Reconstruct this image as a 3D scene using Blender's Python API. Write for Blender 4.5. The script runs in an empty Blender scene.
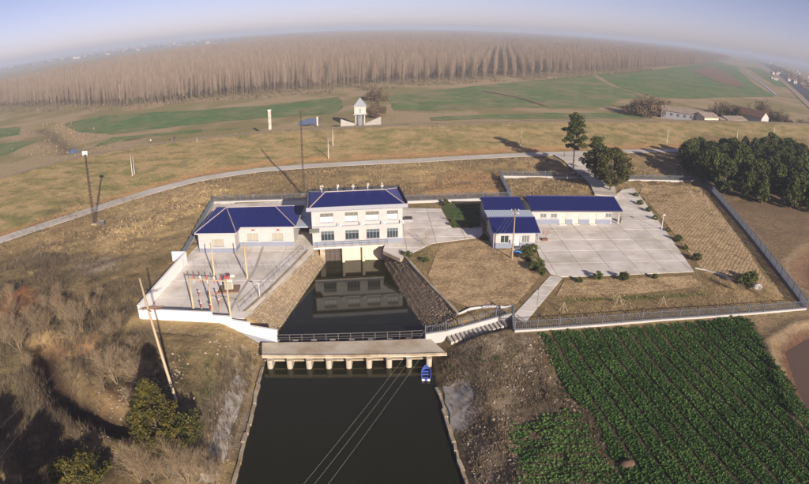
import bpy, bmesh, math, random
import numpy as np
R = math.radians
HAZE = 0.00034
random.seed(7); rng = np.random.default_rng(7)
sc = bpy.context.scene
col = sc.collection

# ------------------------------------------------------------------ camera
H, PITCH, FPX, CX, CY = 38.0, R(20.45), 605.0, 404.5, 242.0
cd = bpy.data.cameras.new('camera')
cam = bpy.data.objects.new('camera', cd); col.objects.link(cam)
cam.location = (0, 0, H); cam.rotation_euler = (R(90) - PITCH, 0, 0)
cd.sensor_fit = 'HORIZONTAL'; cd.sensor_width = 36.0
cd.lens = FPX / 809 * 36
cd.type = 'PANO'
pc = cd if hasattr(cd, 'panorama_type') else cd.cycles
pc.panorama_type = 'FISHEYE_EQUISOLID'          # the drone's wide lens with its barrel distortion
pc.fisheye_lens = FPX / 809 * 36; pc.fisheye_fov = R(180)
cd.clip_start = 0.5; cd.clip_end = 30000
sc.camera = cam

# ------------------------------------------------------------------ sky, sun, exposure
SUN_EL, SUN_AZ = R(19.5), R(25.0)              # the sun stands behind the camera, to its right
world = bpy.data.worlds.new('World'); sc.world = world; world.use_nodes = True
nt = world.node_tree; bg = nt.nodes['Background']
sky = nt.nodes.new('ShaderNodeTexSky'); sky.sky_type = 'NISHITA'; sky.sun_disc = False
sky.sun_elevation = SUN_EL; sky.sun_rotation = math.pi - SUN_AZ
sky.air_density = 0.5; sky.dust_density = 0.7; sky.ozone_density = 1.0
tn = nt.nodes.new('ShaderNodeVectorMath'); tn.operation = 'MULTIPLY'; tn.inputs[1].default_value = (0.50, 0.372, 0.39)   # lilac winter air
nt.links.new(sky.outputs[0], tn.inputs[0]); nt.links.new(tn.outputs[0], bg.inputs[0]); bg.inputs[1].default_value = 0.13
sd = bpy.data.lights.new('sun', 'SUN'); sd.energy = 3.5; sd.angle = R(0.6); sd.color = (1.0, 0.885, 0.73)
sun = bpy.data.objects.new('sun', sd); col.objects.link(sun)
sun.rotation_euler = (R(90) - SUN_EL, 0, SUN_AZ)
sun.location = (60, -140, 90)
sc.view_settings.view_transform = 'Standard'; sc.view_settings.look = 'None'
sc.view_settings.exposure = 1.10; sc.view_settings.gamma = 1.0; sc.view_settings.use_curve_mapping = False
sc.render.engine = 'CYCLES'
sc.cycles.use_denoising = True
sc.cycles.max_bounces = 5; sc.cycles.diffuse_bounces = 2; sc.cycles.glossy_bounces = 2
sc.cycles.transmission_bounces = 3; sc.cycles.transparent_max_bounces = 8; sc.cycles.volume_bounces = 0

# ------------------------------------------------------------------ pixel -> direction -> ground
def ray(px, py):
    u, v = px - CX, CY - py
    r = math.hypot(u, v) + 1e-9
    th = 2 * math.asin(r / (2 * FPX))
    x, yu, f = math.sin(th) * u / r, math.sin(th) * v / r, math.cos(th)
    c, s = math.cos(PITCH), math.sin(PITCH)
    return np.array((x, f * c + yu * s, yu * c - f * s))
def P(px, py, z=0.0):
    d = ray(px, py); t = (z - H) / d[2]
    return (d[0] * t, d[1] * t)
def PL(pts, z=0.0): return [P(a, b, z) for a, b in pts]

# ------------------------------------------------------------------ materials
MATS = {}
def mat(name, c, rough=0.85, var=0.12, scale=3.0, bump=0.0, bscale=None, metal=0.0, spec=0.3, attr=None, c2=None, sc2=0.25, obj_rand=0.0, wave=None):
    if name in MATS: return MATS[name]
    m = bpy.data.materials.new(name); m.use_nodes = True; MATS[name] = m
    t = m.node_tree; N = t.nodes; L = t.links; b = N['Principled BSDF']
    b.inputs['Roughness'].default_value = rough; b.inputs['Metallic'].default_value = metal
    b.inputs['Specular IOR Level'].default_value = spec
    geo = N.new('ShaderNodeNewGeometry')
    if attr:
        a = N.new('ShaderNodeAttribute'); a.attribute_name = attr; src = a.outputs['Color']
    else:
        rg = N.new('ShaderNodeRGB'); rg.outputs[0].default_value = (*c, 1); src = rg.outputs[0]
    if c2:
        n2 = N.new('ShaderNodeTexNoise'); n2.inputs['Scale'].default_value = sc2; n2.inputs['Detail'].default_value = 6; n2.inputs['Roughness'].default_value = 0.65
        L.new(geo.outputs['Position'], n2.inputs['Vector'])
        rp = N.new('ShaderNodeMapRange'); rp.inputs[1].default_value = 0.42; rp.inputs[2].default_value = 0.62
        L.new(n2.outputs[0], rp.inputs[0])
        mx = N.new('ShaderNodeMix'); mx.data_type = 'RGBA'; L.new(rp.outputs[0], mx.inputs[0]); L.new(src, mx.inputs[6]); mx.inputs[7].default_value = (*c2, 1); src = mx.outputs[2]
    nz = N.new('ShaderNodeTexNoise'); nz.inputs['Scale'].default_value = scale; nz.inputs['Detail'].default_value = 8; nz.inputs['Roughness'].default_value = 0.7
    L.new(geo.outputs['Position'], nz.inputs['Vector'])
    mr = N.new('ShaderNodeMapRange'); mr.inputs[1].default_value = 0.25; mr.inputs[2].default_value = 0.75; mr.inputs[3].default_value = 1 - var; mr.inputs[4].default_value = 1 + var
    L.new(nz.outputs[0], mr.inputs[0])
    fac = mr.outputs[0]
    if obj_rand:
        oi = N.new('ShaderNodeObjectInfo'); m2 = N.new('ShaderNodeMapRange'); m2.inputs[3].default_value = 1 - obj_rand; m2.inputs[4].default_value = 1 + obj_rand
        L.new(oi.outputs['Random'], m2.inputs[0]); mu = N.new('ShaderNodeMath'); mu.operation = 'MULTIPLY'; L.new(fac, mu.inputs[0]); L.new(m2.outputs[0], mu.inputs[1]); fac = mu.outputs[0]
    ml = N.new('ShaderNodeVectorMath'); ml.operation = 'SCALE'; L.new(src, ml.inputs[0]); L.new(fac, ml.inputs['Scale'])
    L.new(ml.outputs[0], b.inputs['Base Color'])
    if bump:
        bn = N.new('ShaderNodeBump'); bn.inputs['Strength'].default_value = 1.0; bn.inputs['Distance'].default_value = bump
        bz = N.new('ShaderNodeTexNoise'); bz.inputs['Scale'].default_value = bscale or scale * 2; bz.inputs['Detail'].default_value = 7; bz.inputs['Roughness'].default_value = 0.65
        L.new(geo.outputs['Position'], bz.inputs['Vector']); hsrc = bz.outputs[0]
        if wave:
            ang, ws, amp = wave
            mp = N.new('ShaderNodeMapping'); mp.inputs['Rotation'].default_value = (0, 0, ang); L.new(geo.outputs['Position'], mp.inputs['Vector'])
            wv = N.new('ShaderNodeTexWave'); wv.inputs['Scale'].default_value = ws; wv.inputs['Distortion'].default_value = 2.0; wv.inputs['Detail'].default_value = 3; wv.inputs['Detail Scale'].default_value = 1.0
            L.new(mp.outputs[0], wv.inputs['Vector'])
            ma = N.new('ShaderNodeMath'); ma.operation = 'MULTIPLY_ADD'; L.new(wv.outputs['Fac'], ma.inputs[0]); ma.inputs[1].default_value = amp; L.new(hsrc, ma.inputs[2]); hsrc = ma.outputs[0]
        L.new(hsrc, bn.inputs['Height']); L.new(bn.outputs[0], b.inputs['Normal'])
    return m

def leafmat(name, c, c2=None, tr=0.25):
    m = bpy.data.materials.new(name); m.use_nodes = True; MATS[name] = m
    t = m.node_tree; N = t.nodes; L = t.links; b = N['Principled BSDF']
    a = N.new('ShaderNodeAttribute'); a.attribute_name = 'tint'
    oi = N.new('ShaderNodeObjectInfo')
    mx = N.new('ShaderNodeMix'); mx.data_type = 'RGBA'; L.new(a.outputs['Fac'], mx.inputs[0])
    mx.inputs[6].default_value = (*c, 1); mx.inputs[7].default_value = (*(c2 or c), 1)
    m2 = N.new('ShaderNodeMapRange'); m2.inputs[3].default_value = 0.8; m2.inputs[4].default_value = 1.2; L.new(oi.outputs['Random'], m2.inputs[0])
    ml = N.new('ShaderNodeVectorMath'); ml.operation = 'SCALE'; L.new(mx.outputs[2], ml.inputs[0]); L.new(m2.outputs[0], ml.inputs['Scale'])
    b.inputs['Roughness'].default_value = 0.7; b.inputs['Specular IOR Level'].default_value = 0.2
    L.new(ml.outputs[0], b.inputs['Base Color'])
    ts = N.new('ShaderNodeBsdfTranslucent'); L.new(ml.outputs[0], ts.inputs[0])
    ms = N.new('ShaderNodeMixShader'); ms.inputs[0].default_value = tr
    L.new(b.outputs[0], ms.inputs[1]); L.new(ts.outputs[0], ms.inputs[2]); L.new(ms.outputs[0], N['Material Output'].inputs[0])
    return m

white_wall = mat('white_wall', (0.42, 0.41, 0.405), 0.8, 0.10, 0.6)
grey_skirt = mat('grey_skirt', (0.21, 0.23, 0.30), 0.8, 0.08, 1.0)
fascia = mat('fascia', (0.30, 0.31, 0.36), 0.7, 0.06, 1.0)
concrete = mat('concrete', (0.70, 0.655, 0.615), 0.85, 0.10, 0.35, 0.006, 3.0, c2=(0.54, 0.49, 0.43), sc2=0.2, obj_rand=0.09)
old_concrete = mat('old_concrete', (0.40, 0.345, 0.27), 0.9, 0.18, 0.9, 0.01, 3.0, c2=(0.24, 0.18, 0.12), sc2=0.3)
road_m = mat('road_concrete', (0.56, 0.53, 0.49), 0.9, 0.10, 0.2, 0.006, 3.0, c2=(0.48, 0.43, 0.37), sc2=0.08)
steel = mat('fence_steel', (0.115, 0.13, 0.165), 0.5, 0.06, 2.0, metal=0.2)
dark_steel = mat('dark_steel', (0.10, 0.09, 0.085), 0.6, 0.1, 2.0)
pole_conc = mat('pole_concrete', (0.42, 0.35, 0.25), 0.9, 0.12, 2.0)
white_paint = mat('white_paint', (0.58, 0.575, 0.56), 0.6, 0.05, 1.5)
glass = mat('glass', (0.03, 0.045, 0.05), 0.06, 0.1, 0.5, spec=0.6)
blind = mat('blind', (0.62, 0.58, 0.50), 0.8, 0.05, 2.0)
bark = mat('bark', (0.16, 0.12, 0.09), 0.9, 0.25, 3.0)
grey_bark = mat('grey_bark', (0.34, 0.28, 0.22), 0.9, 0.2, 3.0)
wood_dark = mat('dark_wood', (0.09, 0.07, 0.055), 0.8, 0.2, 3.0)
wall_paint = mat('wall_paint', (0.78, 0.77, 0.76), 0.7, 0.04, 1.0)
cream = mat('cream', (0.62, 0.55, 0.42), 0.85, 0.10, 1.0)
def roof_mat():
    m = mat('blue_roof_tile', (0.014, 0.019, 0.12), 0.42, 0.14, 1.5, 0.02, 2.0, spec=0.45)
    return m
blue_roof = roof_mat()

# ------------------------------------------------------------------ mesh helpers
class MB:
    def __init__(s): s.v = []; s.f = []; s.t = []
    def add(s, vs, fs, tint=None):
        o = len(s.v); s.v += [tuple(map(float, p)) for p in vs]; s.f += [tuple(i + o for i in f) for f in fs]
        if tint is not None: s.t += [tint] * len(vs)
    def box(s, c, d, rz=0.0):
        x, y, z = c; a, b, h = d[0] / 2, d[1] / 2, d[2] / 2; co, si = math.cos(rz), math.sin(rz)
        vs = [(x + co * i * a - si * j * b, y + si * i * a + co * j * b, z + k * h) for k in (-1, 1) for i, j in ((-1, -1), (1, -1), (1, 1), (-1, 1))]
        s.add(vs, [(3, 2, 1, 0), (4, 5, 6, 7), (0, 1, 5, 4), (1, 2, 6, 5), (2, 3, 7, 6), (3, 0, 4, 7)])
        return s
    def prism(s, poly, z0, z1):
        n = len(poly); a = sum(poly[i][0] * poly[(i + 1) % n][1] - poly[(i + 1) % n][0] * poly[i][1] for i in range(n))
        if a < 0: poly = poly[::-1]
        zf0 = z0 if callable(z0) else (lambda x, y: z0); zf1 = z1 if callable(z1) else (lambda x, y: z1)
        vs = [(x, y, zf0(x, y)) for x, y in poly] + [(x, y, zf1(x, y)) for x, y in poly]
        s.add(vs, [tuple(range(n - 1, -1, -1)), tuple(range(n, 2 * n))] + [(i, (i + 1) % n, n + (i + 1) % n, n + i) for i in range(n)])
        return s
    def tube(s, pts, r, n=6, cap=True):
        pts = [np.array(p, float) for p in pts]; rs = r if isinstance(r, (list, tuple)) else [r] * len(pts)
        base = len(s.v); rings = []
        for i, p in enumerate(pts):
            d = (pts[min(i + 1, len(pts) - 1)] - pts[max(i - 1, 0)]); d = d / (np.linalg.norm(d) + 1e-9)
            h = np.array((0, 0, 1.0)) if abs(d[2]) < 0.9 else np.array((1.0, 0, 0))
            a = np.cross(d, h); a /= np.linalg.norm(a); b = np.cross(d, a)
            rings.append([tuple(p + rs[i] * (math.cos(2 * math.pi * k / n) * a + math.sin(2 * math.pi * k / n) * b)) for k in range(n)])
        vs = [q for rg in rings for q in rg]; fs = []
        for i in range(len(pts) - 1):
            for k in range(n):
                fs.append((i * n + k, i * n + (k + 1) % n, (i + 1) * n + (k + 1) % n, (i + 1) * n + k))
        if cap: fs += [tuple(range(n)), tuple(range((len(pts) - 1) * n, len(pts) * n))[::-1]]
        s.add(vs, fs); return s
    def bar(s, a, b, w, h):                     # rectangular bar between two points
        a, b = np.array(a, float), np.array(b, float); d = b - a; d /= np.linalg.norm(d)
        up = np.array((0, 0, 1.0)) if abs(d[2]) < 0.95 else np.array((1.0, 0, 0))
        q = np.cross(d, up); q /= np.linalg.norm(q); u = np.cross(q, d)
        vs = [e + i * q * w / 2 + j * u * h / 2 for e in (a, b) for i, j in ((-1, -1), (1, -1), (1, 1), (-1, 1))]
        s.add(vs, [(3, 2, 1, 0), (4, 5, 6, 7), (0, 1, 5, 4), (1, 2, 6, 5), (2, 3, 7, 6), (3, 0, 4, 7)]); return s
    def mesh(s, name, m, smooth=False):
        me = bpy.data.meshes.new(name); me.from_pydata(s.v, [], s.f)
        if len(s.t) == len(s.v) and s.t:
            at = me.attributes.new('tint', 'FLOAT', 'POINT'); at.data.foreach_set('value', np.array(s.t, dtype=np.float32))
        if m: me.materials.append(m)
        if smooth: me.polygons.foreach_set('use_smooth', [True] * len(me.polygons))
        me.update(); return me
    def build(s, name, m, parent=None, smooth=False):
        return link(name, s.mesh(name, m, smooth), parent)
def link(name, me, parent=None, loc=None):
    o = bpy.data.objects.new(name, me); col.objects.link(o)
    if parent: o.parent = parent
    if loc is not None: o.location = loc
    return o
def tag(o, label, cat, group=None, kind=None):
    o['label'] = label; o['category'] = cat
    if group: o['group'] = group
    if kind: o['kind'] = kind
    return o
def structure(o): o['kind'] = 'structure'; return o
def thing(name, loc, rz, label, cat, group=None):
    o = bpy.data.objects.new(name, None); col.objects.link(o); o.empty_display_size = 0.3
    o.location = loc; o.rotation_euler = (0, 0, rz); return tag(o, label, cat, group)
def dup(root, loc, rz=0.0, s=1.0, label=None):
    r = root.copy(); col.objects.link(r); r.location = loc; r.rotation_euler = (0, 0, rz)
    r.scale = s if isinstance(s, tuple) else (s, s, s)
    if label: r['label'] = label
    for ch in root.children:
        c = ch.copy(); col.objects.link(c); c.parent = r
        for g in ch.children:
            d = g.copy(); col.objects.link(d); d.parent = c
    return r
def mesh_np(name, V, F, m, cols=None, tint=None, smooth=False):
    """V (n,3), F (m,k) arrays -> mesh"""
    me = bpy.data.meshes.new(name); n, k = len(F), F.shape[1]
    me.vertices.add(len(V)); me.vertices.foreach_set('co', np.asarray(V, np.float32).ravel())
    me.loops.add(n * k); me.loops.foreach_set('vertex_index', np.asarray(F, np.int32).ravel())
    me.polygons.add(n); me.polygons.foreach_set('loop_start', np.arange(0, n * k, k, dtype=np.int32)); me.polygons.foreach_set('loop_total', np.full(n, k, np.int32))
    me.polygons.foreach_set('use_smooth', np.full(n, bool(smooth)))
    me.update(calc_edges=True)
    if cols is not None:
        at = me.color_attributes.new('Col', 'FLOAT_COLOR', 'POINT'); at.data.foreach_set('color', np.concatenate([cols, np.ones((len(cols), 1))], 1).astype(np.float32).ravel())
    if tint is not None:
        at = me.attributes.new('tint', 'FLOAT', 'POINT'); at.data.foreach_set('value', tint.astype(np.float32))
    me.materials.append(m); return me

# ------------------------------------------------------------------ numeric helpers for the terrain
def sstep(a, b, x):
    t = np.clip((x - a) / (b - a), 0, 1); return t * t * (3 - 2 * t)
_perm = rng.random((256, 256))
def vnoise(x, y):
    xi, yi = np.floor(x).astype(int), np.floor(y).astype(int); fx, fy = x - xi, y - yi
    fx, fy = fx * fx * (3 - 2 * fx), fy * fy * (3 - 2 * fy)
    g = lambda i, j: _perm[(xi + i) & 255, (yi + j) & 255]
    return (g(0, 0) * (1 - fx) + g(1, 0) * fx) * (1 - fy) + (g(0, 1) * (1 - fx) + g(1, 1) * fx) * fy
def fbm(x, y, o=4):
    s = 0; a = 0.5
    for i in range(o): s = s + a * vnoise(x * 2 ** i + 17.3 * i, y * 2 ** i + 9.1 * i); a *= 0.5
    return s / (1 - 0.5 ** o)
def polysd(X, Y, poly):                          # signed distance, negative inside
    X, Y = np.asarray(X, float), np.asarray(Y, float)
    d = np.full(X.shape, 1e18); ins = np.zeros(X.shape, bool); n = len(poly)
    for i in range(n):
        x0, y0 = poly[i]; x1, y1 = poly[(i + 1) % n]; ex, ey = x1 - x0, y1 - y0
        t = np.clip(((X - x0) * ex + (Y - y0) * ey) / (ex * ex + ey * ey + 1e-12), 0, 1)
        d = np.minimum(d, (X - x0 - t * ex) ** 2 + (Y - y0 - t * ey) ** 2)
        c = (y0 > Y) != (y1 > Y)
        with np.errstate(divide='ignore', invalid='ignore'):
            xc = ex * (Y - y0) / (ey if ey else 1e-12) + x0
        ins ^= c & (X < xc)
    d = np.sqrt(d); return np.where(ins, -d, d)
def linesd(X, Y, pts):
    d = np.full(np.shape(X), 1e18)
    for (x0, y0), (x1, y1) in zip(pts[:-1], pts[1:]):
        ex, ey = x1 - x0, y1 - y0; t = np.clip(((X - x0) * ex + (Y - y0) * ey) / (ex * ex + ey * ey), 0, 1)
        d = np.minimum(d, (X - x0 - t * ex) ** 2 + (Y - y0 - t * ey) ** 2)
    return np.sqrt(d)
def clip_convex(sub, cell):                      # Sutherland-Hodgman, cell counter-clockwise
    out = sub
    for i in range(len(cell)):
        (ax, ay), (bx, by) = cell[i], cell[(i + 1) % len(cell)]; inp = out; out = []
        sd_ = lambda p: (bx - ax) * (p[1] - ay) - (by - ay) * (p[0] - ax)
        for j in range(len(inp)):
            p, q = inp[j], inp[(j + 1) % len(inp)]; sp, sq = sd_(p), sd_(q)
            if sp >= 0: out.append(p)
            if (sp >= 0) != (sq >= 0):
                t = sp / (sp - sq); out.append((p[0] + t * (q[0] - p[0]), p[1] + t * (q[1] - p[1])))
        if len(out) < 3: return []
    return out
def parea(p): return 0.5 * abs(sum(p[i][0] * p[(i + 1) % len(p)][1] - p[(i + 1) % len(p)][0] * p[i][1] for i in range(len(p))))

# ------------------------------------------------------------------ terrain
WATER = -3.2
CHANNEL = [(-14.2, 103), (-3.7, 103), (-3.7, 100), (2.9, 74.7), (3.6, 66), (3.8, 61), (5.9, 43.2), (9, 5), (-13.5, 5), (-16.5, 42.4), (-18, 64.8), (-18, 73.7), (-14.2, 99.7)]
ROAD_PX = [(-60, 262), (0, 240.5), (90, 211), (150, 192), (200, 179), (260, 170), (330, 165), (420, 160.5), (500, 156), (580, 153), (680, 150.5), (760, 150), (830, 152)]
ROAD = PL(ROAD_PX, 1.0); ROAD = [(-150, 62)] + ROAD + [(420, 270)]
CREST_PX = [(-40, 190), (0, 178), (80, 156), (160, 143), (270, 131), (350, 127.5), (430, 124.5), (500, 122.5), (600, 121), (700, 121), (809, 124)]
CREST = [(-400, 20)] + PL(CREST_PX, 4.0) + [(600, 560)]
_rx, _ry = np.array([p[0] for p in ROAD]), np.array([p[1] for p in ROAD])
_cx, _cy = np.array([p[0] for p in CREST]), np.array([p[1] for p in CREST])
DITCH = PL([(43, 347), (50, 372), (66, 398), (92, 416), (125, 428), (150, 432)], -0.9)
POND = PL([(774, 345), (800, 330), (850, 325), (900, 380), (860, 440), (806, 425), (786, 385)], -0.8)
PIT = PL([(789, 262), (806, 246), (850, 244), (880, 290), (830, 300), (795, 284)], 0)
FAR_POND = PL([(299, 120), (309, 117), (318, 117.5), (317, 123), (306, 125), (297, 124)], -1)
CREEK = PL([(40, 128), (52, 132), (58, 139), (68, 146), (74, 150)], -1)
SF0, SF1 = P(446, 331, -0.85), P(512, 313, 0.7)
SA, SB = (SF0[0] + .3, SF0[1] - 1.05, -1.6), (SF1[0] - .9, SF1[1] - 1.05, -0.1)      # line of the stairs
def gz(x, y):
    x, y = np.asarray(x, float), np.asarray(y, float)
    yr, yc = np.interp(x, _rx, _ry), np.interp(x, _cx, _cy)
    b = sstep(yr - 20, yr - 6, y) * 1.0
    b = b + np.clip((y - yr - 6) / np.maximum(yc - yr - 8.5, 4), 0, 1) * 3.0
    b = b - sstep(yc + 2.5, yc + 18, y) * 5.0
    # ground outside the compound lies lower towards the camera
    b = b - 0.7 * (1 - sstep(60, 69, y - 0.045 * x))
    n1, n2 = fbm(x / 14, y / 14, 3) - 0.5, fbm(x / 3.1, y / 3.1, 3) - 0.5
    rough = np.where((x < -38.5) | (y < 66), 1.0, np.where((y > 131) & (y < yr - 5), 0.9, 0.05))
    rough = np.where(y > yr - 5, 0.25, rough) * (1 - 0.95 * np.exp(-((y - yr) / 6.5) ** 4))
    rough = rough * np.where((x > 16) & (y < 68), 0.12, 1.0)
    fade = 1 - sstep(230, 300, y)
    b = b + rough * fade * (n1 * 1.5 + n2 * 0.7)
    # spoil heap along the left of the compound
    b = b + 1.1 * np.exp(-((linesd(x, y, PL([(120, 232), (170, 212), (205, 197)])) / 4.5) ** 2)) * (0.6 + n2 * 1.4)
    dd = linesd(x, y, DITCH); b = b - 2.3 * np.exp(-(dd / 1.8) ** 2) + 0.5 * np.exp(-((dd - 3.2) / 1.3) ** 2)
    b = b - 1.0 * (1 - sstep(-4, 1.0, polysd(x, y, POND))) + 0.35 * np.exp(-(polysd(x, y, POND) - 1.2) ** 2)
    b = b - 0.8 * (1 - sstep(-4, 1.0, polysd(x, y, PIT)))
    b = b - 1.2 * (1 - sstep(-3, 2, polysd(x, y, FAR_POND)))
    b = b - 1.6 * np.exp(-(linesd(x, y, CREEK) / 5.0) ** 2)
    # mound of the central lawn sinks a little towards the fence
    d = polysd(x, y, CHANNEL)
    sl = np.where(y > 72, 0.73 + (np.clip(y, 73, 98) - 73) / 25 * 0.77, 0.46 + 0.06 * n1)
    rr = np.where(y > 71, 0.0, 0.45) * sstep(0.3, 2, d)
    bank = WATER + sl * d + rr * n2 * 1.5
    bank = np.where(d < 0, np.maximum(WATER + 0.9 * d, WATER - 1.6), bank)
    g = np.minimum(b, bank)
    t = np.clip(((x - SA[0]) * (SB[0] - SA[0]) + (y - SA[1]) * (SB[1] - SA[1])) / ((SB[0] - SA[0]) ** 2 + (SB[1] - SA[1]) ** 2), 0, 1)
    ds = np.hypot(x - SA[0] - t * (SB[0] - SA[0]), y - SA[1] - t * (SB[1] - SA[1]))
    return np.minimum(g, SA[2] + (SB[2] - SA[2]) * t - 0.35 + np.maximum(ds - 1.5, 0) * 1.6)
def gz1(x, y): return float(gz(np.array([x]), np.array([y]))[0])
_T = np.concatenate([np.arange(40, 400, 0.5), np.geomspace(400, 6000, 1500)])
def G(px, py):                                   # where the ray through a pixel meets the ground
    d = ray(px, py); X, Y, Z = d[0] * _T, d[1] * _T, H + d[2] * _T
    i = int(np.argmax(Z < gz(X, Y))); return (float(X[i]), float(Y[i]), float(gz(X[i:i + 1], Y[i:i + 1])[0]))
def GL(pts): return [G(a, b)[:2] for a, b in pts]

def axis(lo, a, b, hi, st, gr=1.035):
    m = list(np.arange(a, b + st, st)); s = st; lo_ = []; x = a
    while x > lo: s *= gr; x -= s; lo_.append(x)
    s = st; hi_ = []; x = m[-1]
    while x < hi: s *= gr; x += s; hi_.append(x)
    return np.array(lo_[::-1] + m + hi_)
XS = axis(-9000, -85, 105, 9000, 0.65); YS = axis(-60, 36, 165, 9500, 0.65)
GX, GY = np.meshgrid(XS, YS)
GZ = gz(GX, GY)
# ---- colours of the land itself: dry grass, scrub, bare soil, green patches, and painted row shade
n_big, n_mid, n_sm = fbm(GX / 22, GY / 22, 4), fbm(GX / 6, GY / 6, 4), fbm(GX / 1.7 + 50, GY / 1.7, 3)
C = lambda *c: np.array(c)[None, None, :]
TAN, SCRUB, OLIVE, ORANGE, RED, DARK, GREEN, PALE = C(.41, .30, .15), C(.24, .175, .09), C(.19, .185, .06), C(.46, .26, .125), C(.30, .135, .065), C(.085, .062, .042), C(.075, .115, .035), C(.42, .35, .27)
def mixc(a, b, t): return a + (b - a) * np.clip(t, 0, 1)[..., None]
yr, yc = np.interp(GX, _rx, _ry), np.interp(GX, _cx, _cy)
K0 = mixc(C(.085, .065, .038), C(.25, .185, .095), sstep(.38, .62, .45 * n_sm + .35 * n_mid + .2 * n_big))
K = mixc(SCRUB, TAN, sstep(.38, .62, 0.5 * n_big + 0.5 * n_mid))
K = mixc(K, DARK, 0.55 * sstep(.52, .68, n_sm * 0.5 + n_mid * 0.5))
K = mixc(K, K0, np.maximum(1 - sstep(64, 70, GY), (1 - sstep(80, 105, GY)) * (1 - sstep(-44, -38, GX))))
lev = sstep(yr, yr + 4, GY)
L_ = mixc(TAN, OLIVE, sstep(.40, .66, .5 * n_mid + .5 * fbm(GX / 2.6, GY / 2.2 + 40, 4)) * 0.6)
L_ = mixc(L_, GREEN, 0.45 * sstep(.5, .68, fbm(GX / 3.5 + 5, GY / 2.2, 5)))
K = mixc(K, L_, lev)
K = mixc(K, ORANGE, 0.85 * np.exp(-((GY - yr - 6.5) / 3.2) ** 2) * sstep(.3, .6, n_mid + .1))
K = mixc(K, C(.34, .26, .18), 0.8 * np.exp(-((GY - yc) / 2.0) ** 2))
far = sstep(yc + 6, yc + 16, GY)
K = mixc(K, mixc(C(.38, .29, .175), OLIVE, .6 * sstep(.45, .6, n_big)), far)
def patch(pts, c, amt=1.0, edge=1.5, warp=2.0, z=None):
    global K
    poly = GL(pts) if z is None else PL(pts, z)
    xs, ys = [p[0] for p in poly], [p[1] for p in poly]; m = edge + warp + 2
    i0, i1 = np.searchsorted(XS, min(xs) - m), np.searchsorted(XS, max(xs) + m); j0, j1 = np.searchsorted(YS, min(ys) - m), np.searchsorted(YS, max(ys) + m)
    s_ = (slice(j0, j1), slice(i0, i1))
    d = polysd(GX[s_], GY[s_], poly) + (n_sm[s_] - .5) * warp * 2 + (n_mid[s_] - .5) * warp
    K[s_] = mixc(K[s_], c, amt * (1 - sstep(-edge, edge, d)))
patch([(0, 292), (30, 288), (52, 300), (20, 318), (0, 318)], RED, 0.8)
patch([(36, 345), (70, 335), (98, 338), (100, 352), (60, 360)], ORANGE, 0.7)
patch([(100, 395), (135, 385), (140, 405), (105, 410)], ORANGE, 0.4)
patch([(0, 330), (40, 340), (38, 420), (0, 430)], C(.20, .17, .085), 0.5, 3, 3)
patch([(195, 352), (222, 350), (222, 395), (195, 420)], C(.12, .13, .045), 0.6, 2, 3)
patch([(120, 205), (170, 188), (215, 183), (200, 198), (140, 228), (105, 245)], C(.36, .27, .15), 0.6, 3, 3)
patch([(75, 262), (110, 256), (120, 268), (80, 275)], PALE, 0.5)
patch([(455, 172), (495, 175), (500, 195), (420, 194), (425, 183)], ORANGE, 0.55, 3, 3)
patch([(395, 268), (415, 262), (425, 300), (445, 320), (425, 318)], SCRUB, 0.7)
patch([(395, 256), (412, 250), (432, 246), (428, 262), (405, 268)], C(.12, .12, .045), 0.6)
patch([(240, 345), (258, 362), (248, 400), (236, 440), (205, 484), (180, 484), (205, 420)], PALE, 0.55, 2, 3)
patch([(270, 335), (262, 360), (240, 345), (225, 335)], SCRUB, 0.5)
patch([(443, 388), (468, 384), (476, 410), (462, 432), (452, 425)], C(.46, .46, .48), 1.0, .5, .8)
patch([(565, 299), (640, 297), (700, 292), (712, 296), (640, 301), (565, 303)], C(.14, .15, .05), 0.8, .6, .6)
patch([(690, 135), (809, 138), (809, 215), (720, 208), (680, 185)], C(.15, .10, .06), 0.6, 3, 3)
patch([(720, 205), (809, 205), (809, 310), (790, 290)], C(.185, .13, .088), 0.7, 3, 3)
patch([(745, 316), (809, 305), (809, 400), (790, 380), (770, 340)], C(.21, .155, .10), 0.7, 2, 2)
patch([(538, 337), (600, 332), (744, 319), (755, 326), (775, 362), (809, 415), (840, 500), (520, 500), (506, 431), (570, 408), (556, 370)], C(.085, .065, .045), .95, .5, .4)  # soil darkened to stand in for the shade between crop rows
for pl, c in ((POND, C(.15, .085, .055)), (PIT, C(.20, .125, .08))):
    K = mixc(K, c, 0.95 * (1 - sstep(-1.2, 0.2, polysd(GX, GY, pl) + (n_sm - .5) * 1.5)))
    K = mixc(K, C(.36, .275, .185), 0.5 * np.exp(-((polysd(GX, GY, pl) - 0.9) / 0.7) ** 2))
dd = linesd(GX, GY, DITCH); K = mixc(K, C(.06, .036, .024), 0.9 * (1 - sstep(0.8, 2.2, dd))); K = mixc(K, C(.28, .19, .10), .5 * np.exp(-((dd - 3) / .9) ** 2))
K = mixc(K, C(.10, .08, .05), 0.7 * np.exp(-(linesd(GX, GY, CREEK) / 4) ** 2))
dch = polysd(GX, GY, CHANNEL)
K = mixc(K, C(.05, .05, .03), 1 - sstep(-0.3, 0.5, dch))
south_right = (1 - sstep(66, 69, GY - 0.045 * GX)) * sstep(5, 8, GX) * (1 - sstep(15, 19, GX))
K = mixc(K, mixc(C(.20, .155, .11), C(.30, .25, .20), sstep(.5, .6, n_sm)), south_right * .7)
nx, ny = len(XS), len(YS)
V = np.stack([GX, GY, GZ], -1).reshape(-1, 3)
ii, jj = np.meshgrid(np.arange(nx - 1), np.arange(ny - 1)); a_ = (jj * nx + ii).ravel()
Fq = np.stack([a_, a_ + 1, a_ + nx + 1, a_ + nx], 1)
ground_m = mat('dry_ground', (1, 1, 1), 0.95, 0.38, 1.1, 0.16, 1.6, attr='Col', spec=0.1)
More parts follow.
